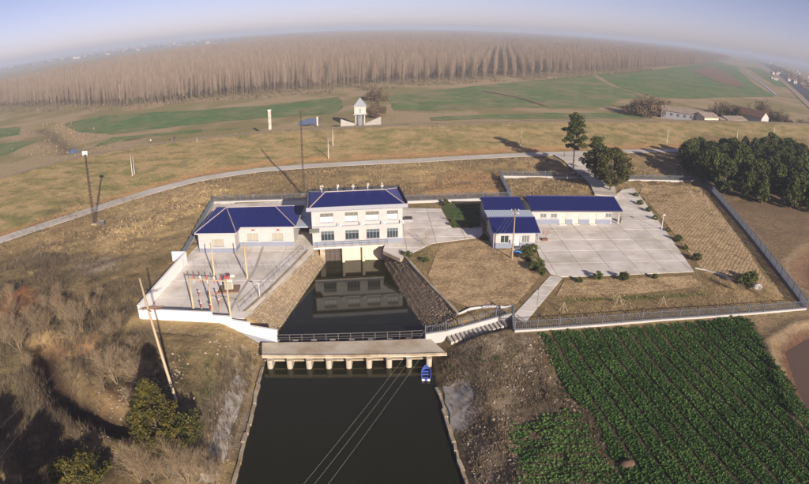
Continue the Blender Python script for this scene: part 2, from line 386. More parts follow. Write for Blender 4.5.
structure(link('ground', mesh_np('ground', V, Fq, ground_m, K.reshape(-1, 3), smooth=True)))

# ---- water
def water_mat(name, c, r=0.03, b=0.004, s=0.6):
    m = mat(name, c, r, 0.1, 0.1, b, s, spec=0.5); m.node_tree.nodes['Principled BSDF'].inputs['IOR'].default_value = 1.33
    return m
wm = water_mat('canal_water', (0.017, 0.0165, 0.006))
structure(MB().prism([(-25, 101.3), (12, 101.3), (14, 0), (-28, 0)], WATER - 0.05, WATER).build('water', wm))
structure(MB().prism(PL([(296, 125), (297, 119), (319, 117), (320, 124)], -1.5), -1.6, -1.45).build('water', water_mat('pond_water', (0.05, 0.065, 0.085), 0.1)))
structure(MB().prism([(CREEK[-1][0] - 3, CREEK[-1][1] - 3), (CREEK[-1][0] + 4, CREEK[-1][1] - 2), (CREEK[-1][0] + 1, CREEK[-1][1] + 12), (CREEK[-1][0] - 8, CREEK[-1][1] + 14)], -2.4, -2.25).build('water', water_mat('pond_water', None)))
structure(MB().prism(POND, -1.6, -1.28).build('pond', water_mat('muddy_water', (0.13, 0.085, 0.06), 0.12, 0.003)))
def strip_sheet(name, m, pts, w, dz, zf=None, n=None, thick=None):
    """a ribbon that follows the ground"""
    pts = np.array(pts, float); seg = np.r_[0, np.cumsum(np.hypot(*np.diff(pts, axis=0).T))]
    t = np.arange(0, seg[-1], n or 2.0); X, Y = np.interp(t, seg, pts[:, 0]), np.interp(t, seg, pts[:, 1])
    for _ in range(3):
        X[1:-1] = (X[:-2] + 2 * X[1:-1] + X[2:]) / 4; Y[1:-1] = (Y[:-2] + 2 * Y[1:-1] + Y[2:]) / 4
    dx, dy = np.gradient(X), np.gradient(Y); l = np.hypot(dx, dy); nx_, ny_ = -dy / l, dx / l
    W = w if np.ndim(w) else np.full(len(t), w)
    Vv = []
    for s_ in (-.5, 0, .5):
        x, y = X + nx_ * W * s_, Y + ny_ * W * s_; z = (zf(x, y) if zf else gz(x, y)) + dz; Vv.append(np.stack([x, y, z], 1))
    k = len(t); Vv = np.concatenate(Vv)
    if zf is None:                              # keep the cross-section level and above the ground
        z = Vv[:, 2].reshape(3, k).max(0); Vv[:, 2] = np.tile(z, 3)
    i = np.arange(k - 1); Ff = np.concatenate([np.stack([i + k * r, i + 1 + k * r, i + 1 + k * (r + 1), i + k * (r + 1)], 1) for r in (0, 1)])[:, ::-1]
    o = structure(link(name, mesh_np(name, Vv, Ff, m)))
    if thick:
        md = o.modifiers.new('s', 'SOLIDIFY'); md.thickness = thick; md.offset = -1
    return o
strip_sheet('road', road_m, ROAD, 4.6, 0.06, zf=gz, thick=0.06)
strip_sheet('dike_track', mat('dirt_track', (.33, .26, .19), .95, .2, .5, .03, 2), CREST[1:-1], 2.2, 0.05)

# ---- far fields: sheets just above the plain
def field(name, pts, m, z=-1.0, h=0.10, warp=1.0):
    poly = PL(pts, z); out = []
    for (x0, y0), (x1, y1) in zip(poly, poly[1:] + poly[:1]):
        n = max(2, int(math.hypot(x1 - x0, y1 - y0) / 7)); n = min(n, 30)
        for k in range(n):
            t = k / n; out.append((x0 + (x1 - x0) * t + random.uniform(-1, 1) * warp, y0 + (y1 - y0) * t + random.uniform(-1, 1) * warp))
    n = len(out); zt = [max(gz1(x, y), z) + h for x, y in out]
    bm = bmesh.new(); vs = [bm.verts.new((x, y, z + h)) for x, y in out]
    fa = bm.faces.new(vs)
    if fa.normal.z < 0: fa.normal_flip()
    me = bpy.data.meshes.new(name); bmesh.ops.triangulate(bm, faces=bm.faces[:]); bm.to_mesh(me); bm.free(); me.materials.append(m)
    return structure(link(name, me))
wheat = mat('winter_wheat', (0.115, 0.19, 0.065), 0.9, 0.35, 0.2, 0.1, 1.0, c2=(0.21, 0.215, 0.10), sc2=0.035, spec=0.1)
wheat2 = mat('thin_wheat', (0.14, 0.20, 0.075), 0.9, 0.35, 0.15, 0.1, 1.0, c2=(0.25, 0.225, 0.12), sc2=0.04, spec=0.1)
stubble = mat('stubble', (0.235, 0.165, 0.11), 0.95, 0.25, 0.3, 0.1, 1.0, spec=0.1)
field('field', [(62, 124), (100, 116), (200, 110), (270, 105), (338, 97), (345, 106), (335, 113), (318, 115), (280, 117), (200, 124), (150, 130), (110, 135), (80, 132)], wheat)
field('field', [(92, 147), (150, 137), (230, 130), (246, 127), (170, 132), (110, 138)], wheat2)
field('field', [(-30, 131), (0, 128), (21, 127), (19, 135), (0, 138), (-30, 142)], wheat)
field('field', [(-30, 150), (0, 144), (36, 141), (22, 148), (0, 158), (-30, 166)], wheat)
field('field', [(388, 96), (440, 90), (540, 80), (592, 75), (612, 86), (646, 97), (620, 100), (600, 108), (545, 108), (500, 108), (420, 111), (395, 111)], wheat2)
field('field', [(597, 74.5), (640, 71), (680, 66.5), (716, 61), (735, 66), (752, 82), (775, 97), (740, 97), (690, 99), (650, 97), (616, 86)], wheat)
field('field', [(430, 117.5), (545, 113), (640, 114), (652, 118.5), (560, 119), (430, 120.5)], wheat2)
strip_sheet('field_ditch', stubble, PL([(484, 91), (500, 94), (525, 99), (548, 107)], -1), 3.0, 0.35, n=6)
field('field', [(746, 67), (760, 68), (792, 88), (776, 86)], wheat, h=0.2)
field('field', [(690, 70), (712, 66), (735, 78), (745, 88), (722, 84)], stubble, h=0.35)
# embankment road and canal far to the right
strip_sheet('canal', mat('far_canal', (.07, .075, .09), .8, .1, .05), PL([(745, 56.3), (765, 64), (790, 80), (815, 99), (850, 130)], -1), 26, 0.35, n=20)
strip_sheet('embankment_road', mat('dirt_track', None), PL([(741, 56), (758, 64), (785, 83), (812, 108), (830, 125)], -1), 9, 0.4, n=20)
strip_sheet('ditch_water', mat('far_ditch', (.45, .47, .52), .3, .1, .05), PL([(738, 64), (748, 74), (762, 84), (777, 96)], -1), 3.0, 0.45, n=10)
# broad river in the haze far left
field('river', [(-60, 80.5), (0, 67.6), (60, 57), (110, 49.6), (112, 48.9), (60, 55.6), (0, 66.0), (-60, 78)], mat('far_river', (.50, .54, .62), .25, .02, .001), h=0.5, warp=0)

# ------------------------------------------------------------------ paved yards, slab by slab
YZ = 0.08
def yard(name, poly, size, ang, gap=0.07, org=(0, 0), m=None):
    base = structure(MB().prism(poly, -0.6, YZ - 0.05).build(name, old_concrete))
    ca, sa = math.cos(ang), math.sin(ang); xs = [ca * x + sa * y for x, y in poly]; ys = [-sa * x + ca * y for x, y in poly]
    i0, i1 = int((min(xs) - org[0]) // size[0]), int((max(xs) - org[0]) // size[0]) + 1
    j0, j1 = int((min(ys) - org[1]) // size[1]), int((max(ys) - org[1]) // size[1]) + 1
    for i in range(i0, i1):
        for j in range(j0, j1):
            u0, u1 = org[0] + i * size[0] + gap / 2, org[0] + (i + 1) * size[0] - gap / 2
            v0, v1 = org[1] + j * size[1] + gap / 2, org[1] + (j + 1) * size[1] - gap / 2
            cell = [(ca * u - sa * v, sa * u + ca * v) for u, v in ((u0, v0), (u1, v0), (u1, v1), (u0, v1))]
            c = clip_convex(poly if parea_s(poly) > 0 else poly[::-1], cell)
            if len(c) >= 3 and parea(c) > 0.4:
                MB().prism(c, YZ - 0.10, YZ + random.uniform(-.006, .006)).build('slab', m or concrete, base)
    return base
def parea_s(p): return sum(p[i][0] * p[(i + 1) % len(p)][1] - p[(i + 1) % len(p)][0] * p[i][1] for i in range(len(p)))
yard('courtyard', PL([(214, 205), (312, 200), (313.5, 252), (244, 319), (143, 319.5), (185, 263)]), (6.2, 6.4), R(2), org=(1, 2))
yard('courtyard', PL([(396, 208), (441, 209), (452, 228.5), (482, 228), (483, 237), (432, 244), (400, 259), (383, 251)]), (5.5, 5.2), R(3))
yard('courtyard', PL([(527, 214), (602, 205), (622, 190), (634, 188), (694, 272), (562, 277.5), (550, 274), (541, 262), (536, 247)]), (5.0, 5.6), R(1.5), org=(1.7, 1.2))
def sheet(name, pts, m, z0=-0.5, z1=0.06): return structure(MB().prism(pts, z0, z1).build(name, m))
strip_sheet('cable_trench', mat('trench_cover', (.40, .37, .34), .9, .15, 1), PL([(263, 247), (256, 268), (247, 283), (236, 300), (228, 316)]), .45, YZ + .02, zf=lambda x, y: 0 * x, n=1.0)
strip_sheet('cable_trench', mat('trench_cover', None), PL([(236, 300), (222, 296), (205, 296)]), .4, YZ + .02, zf=lambda x, y: 0 * x, n=1.0)
_pw = yard('pathway', PL([(551, 275), (562, 278.5), (525, 323), (513, 316)]), (9, 1.9), R(-14), gap=0.05)
# entrance drive from the road, past the trees
drv = [G(606, 197)[:2], G(602, 187)[:2], G(590, 174)[:2], G(576, 162)[:2], G(566, 155)[:2]]
strip_sheet('driveway', road_m, drv, np.linspace(5.5, 9.0, len(np.arange(0, np.r_[0, np.cumsum(np.hypot(*np.diff(np.array(drv), axis=0).T))][-1], 2.0))), 0.10, thick=0.25)

# vegetable plots with their furrows
dry_plot = mat('dry_plot', (.48, .35, .205), .95, .5, 1.6, .16, 2.2, c2=(.32, .23, .13), sc2=.5, wave=(R(40), 0.42, 0.16), spec=.1)
dry_plot2 = mat('dry_lawn', (.52, .38, .22), .95, .55, 1.6, .22, 2.6, c2=(.30, .21, .12), sc2=.28, wave=None, spec=.1)
def plot(name, pts, m, dz=0.07, jit=0):
    if jit:
        pts = [(a + (c - a) * t + random.uniform(-jit, jit), b + (d - b) * t + random.uniform(-jit, jit)) for (a, b), (c, d) in zip(pts, pts[1:] + pts[:1]) for t in (0, .25, .5, .75)]
    poly = GL(pts); bm = bmesh.new(); f = bm.faces.new([bm.verts.new((x, y, 0)) for x, y in poly])
    if f.normal.z < 0: f.normal_flip()
    for _ in range(2):
        bmesh.ops.triangulate(bm, faces=bm.faces[:]); bmesh.ops.subdivide_edges(bm, edges=bm.edges[:], cuts=3)
    bmesh.ops.triangulate(bm, faces=bm.faces[:])
    xs, ys = np.array([v.co.x for v in bm.verts]), np.array([v.co.y for v in bm.verts]); z = gz(xs, ys)
    for v, zz in zip(bm.verts, z): v.co.z = zz + dz
    me = bpy.data.meshes.new(name); bm.to_mesh(me); bm.free(); me.materials.append(m); me.polygons.foreach_set('use_smooth', [True] * len(me.polygons))
    return structure(link(name, me))
plot('vegetable_plot', [(642, 185), (702, 187), (771, 288), (726, 280), (700, 268), (640, 194)], dry_plot)
plot('vegetable_plot', [(564, 281), (692, 277), (702, 287), (640, 294), (556, 297)], dry_plot2)
plot('dry_lawn', [(440, 246), (486, 240), (494, 250), (530, 253), (544, 272), (517, 305), (470, 308), (440, 300), (428, 276)], dry_plot2, 0.06)
green_bed = mat('green_bed', (.06, .10, .03), .95, .4, 1.5, .15, 2.0, c2=(.12, .10, .05), sc2=.5)
plot('canal_apron', [(443, 387), (468, 384), (475, 398), (466, 412), (461, 428), (453, 434), (447, 410)], mat('apron_concrete', (.46, .44, .42), .9, .25, 1.2, .02, 4, c2=(.28, .24, .19), sc2=.6), 0.08, 1.6)
plot('canal_apron', [(237, 372), (247, 384), (240, 408), (228, 445), (217, 484), (199, 484), (213, 440), (227, 398)], mat('apron_concrete', None), 0.08, 2.5)
plot('vegetable_bed', [(441, 205), (480, 204), (480, 227), (453, 228), (446, 216)], green_bed)

# ------------------------------------------------------------------ parts with world coordinates under a thing
def part(mb, name, m, root, smooth=False):
    lx, ly, lz = root.location
    mb.v = [(x - lx, y - ly, z - lz) for x, y, z in mb.v]; return mb.build(name, m, root, smooth)

# ------------------------------------------------------------------ fences
def resample(pts, step):
    pts = np.array(pts, float); seg = np.r_[0, np.cumsum(np.linalg.norm(np.diff(pts, axis=0), axis=1))]
    out = []
    for a, b, s0, s1 in zip(pts[:-1], pts[1:], seg[:-1], seg[1:]):
        n = max(1, round((s1 - s0) / step))
        out += [a + (b - a) * k / n for k in range(n)]
    return out + [pts[-1]]
_barmesh = {}
def fence(label, pts, bay=2.7, h=1.35, bh=0.35, bw=0.26, sp=0.16, single=False, base_m=None, bars_m=None, spear=False):
    pts = [tuple(p) if len(p) == 3 else (p[0], p[1], gz1(*p)) for p in pts]
    root = thing('fence', pts[0], 0, label, 'fence', 'fences around the compound')
    base_m = base_m or white_wall; bars_m = bars_m or steel
    for a, b in zip(pts[:-1], pts[1:]):
        mb = MB(); d = np.array((b[0] - a[0], b[1] - a[1])); L = np.linalg.norm(d); q = np.array((-d[1], d[0])) / L * bw / 2
        vs = []
        for p in (a, b):
            for s_, z in ((-1, -0.9), (1, -0.9), (1, bh), (-1, bh)): vs.append((p[0] + s_ * q[0], p[1] + s_ * q[1], p[2] + z))
        mb.add(vs, [(0, 1, 2, 3), (7, 6, 5, 4), (0, 4, 5, 1), (1, 5, 6, 2), (2, 6, 7, 3), (3, 7, 4, 0)]); part(mb, 'base_wall', base_m, root)
    st = resample(pts, bay)
    pm = MB().box((0, 0, (h + bh + .12) / 2), (.13, .13, h + bh + .12)).box((0, 0, h + bh + .14), (.18, .18, .05)).mesh('post', bars_m)
    key = ('bar', h, bh)
    if key not in _barmesh: _barmesh[key] = MB().box((0, 0, bh + .08 + (h - .1) / 2), (.045, .045, h - .1)).mesh('bar', bars_m)
    for p in st: link('post', pm, root, (p[0] - pts[0][0], p[1] - pts[0][1], p[2] - pts[0][2]))
    for a, b in zip(st[:-1], st[1:]):
        L = np.linalg.norm(b - a); n = max(2, int(L / sp)); mb = MB(); up = np.array((0, 0, 1.0))
        for z in (bh + .15, bh + h - .12): mb.bar(a + up * z, b + up * z, .05, .06)
        if single:
            part(mb, 'rail', bars_m, root)
            for k in range(1, n):
                p = a + (b - a) * k / n; link('bar', _barmesh[key], root, (p[0] - pts[0][0], p[1] - pts[0][1], p[2] - pts[0][2]))
        else:
            for k in range(1, n):
                p = a + (b - a) * k / n; mb.bar(p + up * (bh + .05), p + up * (bh + h - .03), .06, .06)
            part(mb, 'railing_panel', bars_m, root)
    return root
f3 = lambda px, py, z=0.0: (*P(px, py, z), z)
fa, fb, fc = f3(514.5, 332.5, -0.1), f3(660, 321.5, -0.1), f3(806, 310, -0.1)
fence('long grey railing on low white wall along the green crop field', [fa, fb, fc], bay=3.3, sp=0.24, single=True)
fence('grey railing stepping down on white wall beside the concrete stairs', [(*P(425.5, 334, -0.85), -1.55), (*SF0, -1.55), (*SF1, 0.0)], bay=2.6, sp=0.30, single=True, bh=0.7, h=1.2)
fence('short grey railing between the stair top and the pathway end', [(SF1[0] + .15, SF1[1] - .2, 0.0), f3(514.3, 331, -0.1)], bay=3, sp=0.30, single=True, bh=0.45)
fence('grey railing running along the furrowed plot below the pine grove', [f3(805.5, 309, -0.1), f3(770, 262), f3(738, 222), f3(705.5, 184.5)], bay=3.4, sp=0.17, base_m=fascia)
fence('grey railing on white wall between the pine grove and the big entrance tree', [f3(705, 184), f3(700, 182), f3(614, 180.5)], bay=3.2, sp=0.2)
fence('grey railing behind the long blue roofed outbuilding', [f3(588, 178.5), f3(545, 177.5), f3(500.5, 177)], bay=3.2, sp=0.2)
fence('grey railing climbing the slope behind the small rear house', [f3(511, 199.5), f3(500.5, 177.5)], bay=3.2, sp=0.2)
fence('grey railing on white wall behind the green vegetable bed', [f3(406, 203.5), f3(483, 200.5), f3(511, 199.5)], bay=3.2, sp=0.2, bh=0.55)
fence('grey railing behind the two blue hipped roofs', [f3(214, 203), f3(310, 200), f3(406, 203.5)], bay=3.2, sp=0.2)
fence('grey railing beside the left wall of the control house', [f3(184, 258), f3(213.5, 203.5)], bay=3.2, sp=0.2)

# ------------------------------------------------------------------ white wall round the switch yard
WALL_T = 2.0
def wall_run(name, label, segs, th=0.24):
    """segs: (x0,y0,z0bottom,ztop, x1,y1,z1bottom)"""
    root = thing(name, (segs[0][0], segs[0][1], 0), 0, label, 'wall')
    for (x0, y0, zb0, zt, x1, y1, zb1) in segs:
        d = np.array((x1 - x0, y1 - y0)); L = np.linalg.norm(d); q = np.array((-d[1], d[0])) / L * th / 2; e = d / L * .01
        vs = []
        for (x, y, zb) in ((x0 + e[0], y0 + e[1], zb0), (x1 - e[0], y1 - e[1], zb1)):
            for s_, z in ((-1, zb), (1, zb), (1, zt), (-1, zt)): vs.append((x + s_ * q[0], y + s_ * q[1], z))
        mb = MB(); mb.add(vs, [(0, 1, 2, 3), (7, 6, 5, 4), (0, 4, 5, 1), (1, 5, 6, 2), (2, 6, 7, 3), (3, 7, 4, 0)]); part(mb, 'wall_panel', wall_paint, root)
        c = MB().bar((x0, y0, zt + .05), (x1, y1, zt + .05), th + .14, .10); part(c, 'coping', wall_paint, root)
        f = MB().bar((x0, y0, (zb0 + .25)), (x1, y1, (zb1 + .25)), th + .06, .9 if zb0 < -1.1 else .5); part(f, 'plinth', fascia, root)
    return root
w0 = P(141, 321, -0.4); wA = P(214, 325.5, -0.5); wB = P(233, 328, -0.7); wC = P(251, 334, -1.2); wD = P(278, 341, -1.6)
wall_run('yard_wall', 'white wall stepping down to the culvert bridge in front of the switch yard',
         [(*w0, -1.2, 1.5, *wA, -1.2), (*wA, -1.2, 1.0, *wB, -1.6), (*wB, -1.6, 0.5, *wC, -2.0), (*wC, -2.0, 0.0, *wD, -2.4)])
wn = P(187, 263, 0)
n = 6; segs = []
for k in range(n):
    a = [w0[i] + (wn[i] - w0[i]) * k / n for i in (0, 1)]; b = [w0[i] + (wn[i] - w0[i]) * (k + 1) / n for i in (0, 1)]; segs.append((*a, -1.0, 2.0, *b, -1.0))
wall_run('yard_wall', 'long white side wall of the switch yard facing the scrub', segs)
wm0 = P(172, 263.5, 0)
wall_run('yard_wall', 'short white wall stub jutting from the side fence into the scrub', [(wm0[0], wn[1] + .3, -1.0, 1.9, wn[0] - .2, wn[1] + .3, -1.0)])

# ------------------------------------------------------------------ building kit (local frame: x along the front, y backwards)
def wall_open(mb, x0, x1, z0, z1, ops, y0=0.0, t=0.24):
    xs = sorted({x0, x1, *[o[0] for o in ops], *[o[1] for o in ops]}); zs = sorted({z0, z1, *[o[2] for o in ops], *[o[3] for o in ops]})
    for a, b in zip(xs[:-1], xs[1:]):
        run = None
        for c, d in zip(zs[:-1], zs[1:]):
            hole = any(o[0] <= a and b <= o[1] and o[2] <= c and d <= o[3] for o in ops)
            if not hole: run = (run[0], d) if run else (c, d)
            if hole or d == zs[-1]:
                if run: mb.box(((a + b) / 2, y0 + t / 2, (run[0] + run[1]) / 2), (b - a, t, run[1] - run[0]))
                run = None
def window(parent, x0, x1, z0, z1, nx=3, y0=0.0, pm=None, transom=None, tm=None, fm=None):
    mb = MB(); w = .06; y = y0 + .10
    for x in (x0 + w / 2, x1 - w / 2): mb.box((x, y, (z0 + z1) / 2), (w, .08, z1 - z0))
    for z in (z0 + w / 2, z1 - w / 2): mb.box(((x0 + x1) / 2, y, z), (x1 - x0 - 2 * w, .075, w))
    for k in range(1, nx): mb.box((x0 + (x1 - x0) * k / nx, y, (z0 + z1) / 2), (.05, .07, z1 - z0 - 2 * w))
    zt = z1 - w
    if transom: mb.box(((x0 + x1) / 2, y, transom), (x1 - x0 - 2 * w, .06, .05))
    o = mb.build('window', fm or fascia, parent)
    for k in range(nx):
        a, b = x0 + (x1 - x0) * k / nx + .03, x0 + (x1 - x0) * (k + 1) / nx - .03
        MB().box(((a + b) / 2, y + .03, (z0 + (transom or z1)) / 2), (b - a, .02, (transom or z1) - z0 - .04)).build('pane', pm or glass, o)
        if transom: MB().box(((a + b) / 2, y + .03, (transom + z1) / 2), (b - a, .02, z1 - transom - .04)).build('pane', tm or glass, o)
    s_ = MB().box(((x0 + x1) / 2, y0 - .05, z0 - .05), (x1 - x0 + .16, .16, .08)); s_.build('sill', fascia, o)
    return o
def door(parent, x0, x1, z0, z1, y0=0.0, m=None):
    o = MB().box(((x0 + x1) / 2, y0 + .12, (z0 + z1) / 2), (x1 - x0, .06, z1 - z0)).box(((x0 + x1) / 2, y0 + .10, z0 + (z1 - z0) * .72), ((x1 - x0) * .6, .06, (z1 - z0) * .3)).build('door', m or cream, parent)
    MB().box((x1 - .18, y0 + .05, z0 + 1.05), (.05, .06, .18)).build('handle', dark_steel, o); return o
def skirt(parent, x0, x1, h, gaps=(), y0=0.0, m=None):
    xs = [x0] + [v for g in gaps for v in g] + [x1]
    for a, b in zip(xs[::2], xs[1::2]): MB().box(((a + b) / 2, y0 - .015, h / 2 + .01), (b - a, .05, h - .02)).build('skirting', m or grey_skirt, parent)
def slab_roof(mb, pts_list):                     # list of polygons (3-D) turned into a thin shell
    for poly in pts_list:
        n = len(poly); vs = list(poly) + [(x, y, z - .16) for x, y, z in poly]
        nz_ = np.cross(np.array(poly[1]) - poly[0], np.array(poly[2]) - poly[0])[2]
        if nz_ < 0: poly = poly[::-1]; vs = list(poly) + [(x, y, z - .16) for x, y, z in poly]
        mb.add(vs, [tuple(range(n)), tuple(range(2 * n - 1, n - 1, -1))] + [((i + 1) % n, i, n + i, n + (i + 1) % n) for i in range(n)])
cap_m = mat('ridge_cap', (.42, .36, .36), .7, .1, 2)
def ribs(mb, quad, n):                          # raised tile ridges running down a slope (quad: eave a->b, ridge d->c)
    a, b, c, d = [np.array(q, float) for q in quad]
    for k in range(1, n):
        t = k / n; p, q = a + (b - a) * t, d + (c - d) * t
        if np.linalg.norm(q - p) > .3: mb.bar(p + (0, 0, .015), q + (0, 0, .015), .09, .07)
def tri_ribs(mb, a, b, c, n):
    a, b, c = [np.array(q, float) for q in (a, b, c)]
    for k in range(1, n):
        t = k / n; p = a + (b - a) * t
        m_ = (np.dot(c - a, b - a) / np.dot(b - a, b - a))
        s_ = t / m_ if t < m_ else (1 - t) / (1 - m_)
        q = p + (c - (a + (b - a) * m_)) * s_
        if np.linalg.norm(q - p) > .3: mb.bar(p + (0, 0, .015), q + (0, 0, .015), .09, .07)
def trap_ribs(mb, a, b, c, d, n):               # hip slope: eave a-b, ridge d-c, ribs at right angles to the eave
    a, b, c, d = [np.array(q, float) for q in (a, b, c, d)]; L = np.dot(b - a, b - a)
    td, tc = np.dot(d - a, b - a) / L, np.dot(c - a, b - a) / L; up = d - (a + (b - a) * td)
    for k in range(1, n):
        t = k / n; p = a + (b - a) * t; s_ = min(1, t / td if td > 0.001 else 1, (1 - t) / (1 - tc) if tc < .999 else 1)
        if s_ * np.linalg.norm(up) > .3: mb.bar(p + (0, 0, .015), p + up * s_ + (0, 0, .015), .09, .07)

# ------------------------------------------------------------------ pump house (two storeys)
pa, pb = P(313, 246, YZ), P(402.5, 241.5, YZ)
rz = math.atan2(pb[1] - pa[1], pb[0] - pa[0]); Wd = math.hypot(pb[0] - pa[0], pb[1] - pa[1])
ph = thing('pump_house', (*pa, 0), rz, 'two storey white pump house with blue hipped roof above the sluice gates', 'building')
D = 9.6; ux = lambda px: (px - 110) / (494 - 110) * Wd     # crop pixels along the front -> metres
up_w = [(ux(140 + 5), ux(198 + 4), 4.35, 6.05), (ux(247 + 3), ux(303 + 2), 4.35, 6.05), (ux(337), ux(395), 4.35, 6.05), (ux(427), ux(475), 4.35, 6.05)]
lo_w = [(ux(146), ux(203), 0.95, 2.75), (ux(249), ux(307), .95, 2.75), (ux(339), ux(396), .95, 2.75), (ux(427), ux(475), .95, 2.75)]
mb = MB(); wall_open(mb, 0, Wd, 0, 7.0, up_w + lo_w); mb.box((.12, D / 2, 3.5), (.24, D - .5, 7)).box((Wd - .12, D / 2, 3.5), (.24, D - .5, 7)).box((Wd / 2, D - .12, 3.5), (Wd, .24, 7)).build('wall', white_wall, ph)
MB().box((Wd / 2, D / 2, 3.55), (Wd - .6, D - .8, .2)).build('floor_slab', old_concrete, ph)
olive_blind = mat('olive_blind', (.15, .145, .12), .5, .1, 2)
pale_blind = mat('white_blind', (.56, .58, .60), .7, .04, 2)  # plain white blind for the lower panes upstairs
for w in up_w: window(ph, *w, 3, transom=w[2] + 1.02, pm=pale_blind, tm=olive_blind)
for w in lo_w: window(ph, *w, 4, transom=w[2] + 1.25, tm=mat('tinted_pane', (.10, .13, .13), .15, .1, 1))
skirt(ph, -.02, Wd + .02, .75)
MB().box((Wd / 2, -.12, 3.62), (Wd, .24, .12)).build('ledge', fascia, ph)
for px in (222, 316, 408, 488):
    x = ux(px + 3); o = MB().box((x, -.30, 3.98), (.78, .34, .56)).build('air_conditioner', white_paint, ph)
    MB().box((x - .12, -.48, 3.98), (.40, .03, .40)).build('fan_grille', fascia, o)
MB().prism([(-.5, -1.6), (1.3, -1.6), (1.3, -.02), (-.5, -.02)], lambda x, y: 3.05 + (y + 1.6) * .12, lambda x, y: 3.17 + (y + 1.6) * .12).build('awning', mat('awning_grey', (.24, .23, .21), .8, .1, 2), ph)
ov = .85
fr = MB()
for c, d in (((Wd / 2, -ov + .08, 7.08), (Wd + 2 * ov, .16, .70)), ((Wd / 2, D / 2, 6.98), (Wd + 2 * ov - .4, D + 2 * ov - .4, .12))): fr.box(c, d)
fr.build('fascia_board', fascia, ph)
slate = mat('gutter_slate', (.035, .04, .055), .7, .1, 2)
for c, d in (((Wd / 2, D + ov - .08, 7.3), (Wd + 2 * ov, .16, .85)), ((-ov + .08, D / 2 + .1, 7.25), (.16, D + 2 * ov - .53, .75)), ((Wd + ov - .08, D / 2 + .1, 7.25), (.16, D + 2 * ov - .53, .75))): MB().box(c, d).build('parapet', slate, ph)
e = -.02; z0, zr = 7.25, 8.55; hp = D / 2 * .72
E4 = [(-e - .35, -.55, z0), (Wd + .35, -.55, z0), (Wd + .35, D + .55, z0), (-.35, D + .55, z0)]; R1, R2 = (2.6, D / 2, zr), (Wd - 2.6, D / 2, zr)
rf = MB(); slab_roof(rf, [(E4[0], E4[1], R2, R1), (E4[1], E4[2], R2), (E4[2], E4[3], R1, R2), (E4[3], E4[0], R1)])
trap_ribs(rf, E4[0], E4[1], R2, R1, 40); trap_ribs(rf, E4[2], E4[3], R1, R2, 40); tri_ribs(rf, E4[1], E4[2], R2, 24); tri_ribs(rf, E4[3], E4[0], R1, 24)
ro = rf.build('roof', blue_roof, ph)
for a, b in ((E4[0], R1), (E4[1], R2), (E4[2], R2), (E4[3], R1), (R1, R2)): MB().tube([np.array(a) + (0, 0, .05), np.array(b) + (0, 0, .05)], .09, 6).build('ridge_cap', cap_m, ro)
# sign letters standing on the rear edge of the roof, seen from behind
strokes = [
 [((-.4, .5), (-.4, .95)), ((-.1, .5), (-.1, .95)), ((-.4, .72), (-.1, .72)), ((.1, .95), (.45, .95)), ((.1, .72), (.42, .72)), ((.42, .95), (.42, .4)), ((-.35, .3), (.1, .3)), ((-.35, .05), (.1, .05)), ((-.35, .3), (-.35, .05)), ((.1, .3), (.1, .05))],
 [((0, 1.), (0, 0)), ((-.15, .95), (.3, .95)), ((-.15, .7), (.3, .7)), ((-.15, .45), (.3, .45)), ((.3, .95), (.3, .3)), ((-.35, .2), (-.15, .1)), ((-.15, .95), (-.15, .3))],
 [((0, 1.), (0, 0)), ((-.4, .6), (.4, .6)), ((-.4, .3), (.4, .3)), ((-.4, .6), (-.4, .3)), ((.4, .6), (.4, .3))],
 [((0, 1.), (0, 0)), ((-.25, .9), (.3, .9)), ((-.3, .6), (.3, .6)), ((-.25, .35), (.25, .35)), ((.3, .9), (.3, .6)), ((-.3, .1), (.05, .1))],
 [((-.3, .95), (.1, .95)), ((-.1, .75), (.2, .85)), ((-.35, .5), (.3, .4)), ((.05, .6), (.05, .1)), ((-.3, .1), (.35, .1)), ((-.3, .1), (-.3, .4)), ((.35, .1), (.35, .4))]]
for px, st in zip((147, 220, 290, 357, 422), strokes):
    x = (px - 97) / (497 - 97) * Wd; o = MB().box((x, D * .5 + .5, 8.62), (.07, .07, .75)).build('sign_post', white_paint, ph)
    g = MB()
    for (a, b), (c, d) in st: g.bar((x + a * .62, D * .5 + .5, 8.95 + b * .8), (x + c * .62, D * .5 + .5, 8.95 + d * .8), .06, .08)
    g.build('sign_character', white_paint, o)
# deck over the gates and the gate structure
MB().box((Wd / 2 - 1.0, -.45, -.12), (Wd - 1.4, 1.0, .3)).build('gate_deck', concrete, ph)
gw = 9.9; gx0 = 2.1
gates = [(gx0, gx0 + 3.0, 0), (gx0 + 3.5, gx0 + 6.6, 1), (gx0 + 7.1, gx0 + 10.2, 1)]
MB().box((gx0 - .45, .35, -2.2), (.9, 1.2, 3.9)).build('abutment', old_concrete, ph)
MB().box((gx0 + 10.65, .35, -2.2), (.9, 1.2, 3.9)).build('abutment', old_concrete, ph)
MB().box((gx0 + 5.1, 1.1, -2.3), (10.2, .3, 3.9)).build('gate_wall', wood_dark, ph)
for x0, x1, k in gates:
    if k:
        MB().box(((x0 + x1) / 2, .55, -2.2), (x1 - x0, .2, 3.7)).build('gate', cream, ph)
    else:
        o = MB().box(((x0 + x1) / 2, .75, -2.2), (x1 - x0, .1, 3.7)).build('gate', wood_dark, ph)
        b_ = MB()
        for k2 in range(4): b_.box((x0 + .3 + k2 * .8, .55, -2.2), (.14, .14, 3.7))
        b_.box(((x0 + x1) / 2, .5, -1.6), (x1 - x0, .12, .14)); b_.build('grating', dark_steel, o)
for x in (gx0 + 3.25, gx0 + 6.85):
    mb = MB(); mb.prism([(x + .27 * math.cos(R(a)), -.15 + .27 * math.sin(R(a))) for a in range(180, 361, 20)] + [(x + .27, .9), (x - .27, .9)], -4.8, -.28); mb.build('pier', cream, ph)
rl = MB()
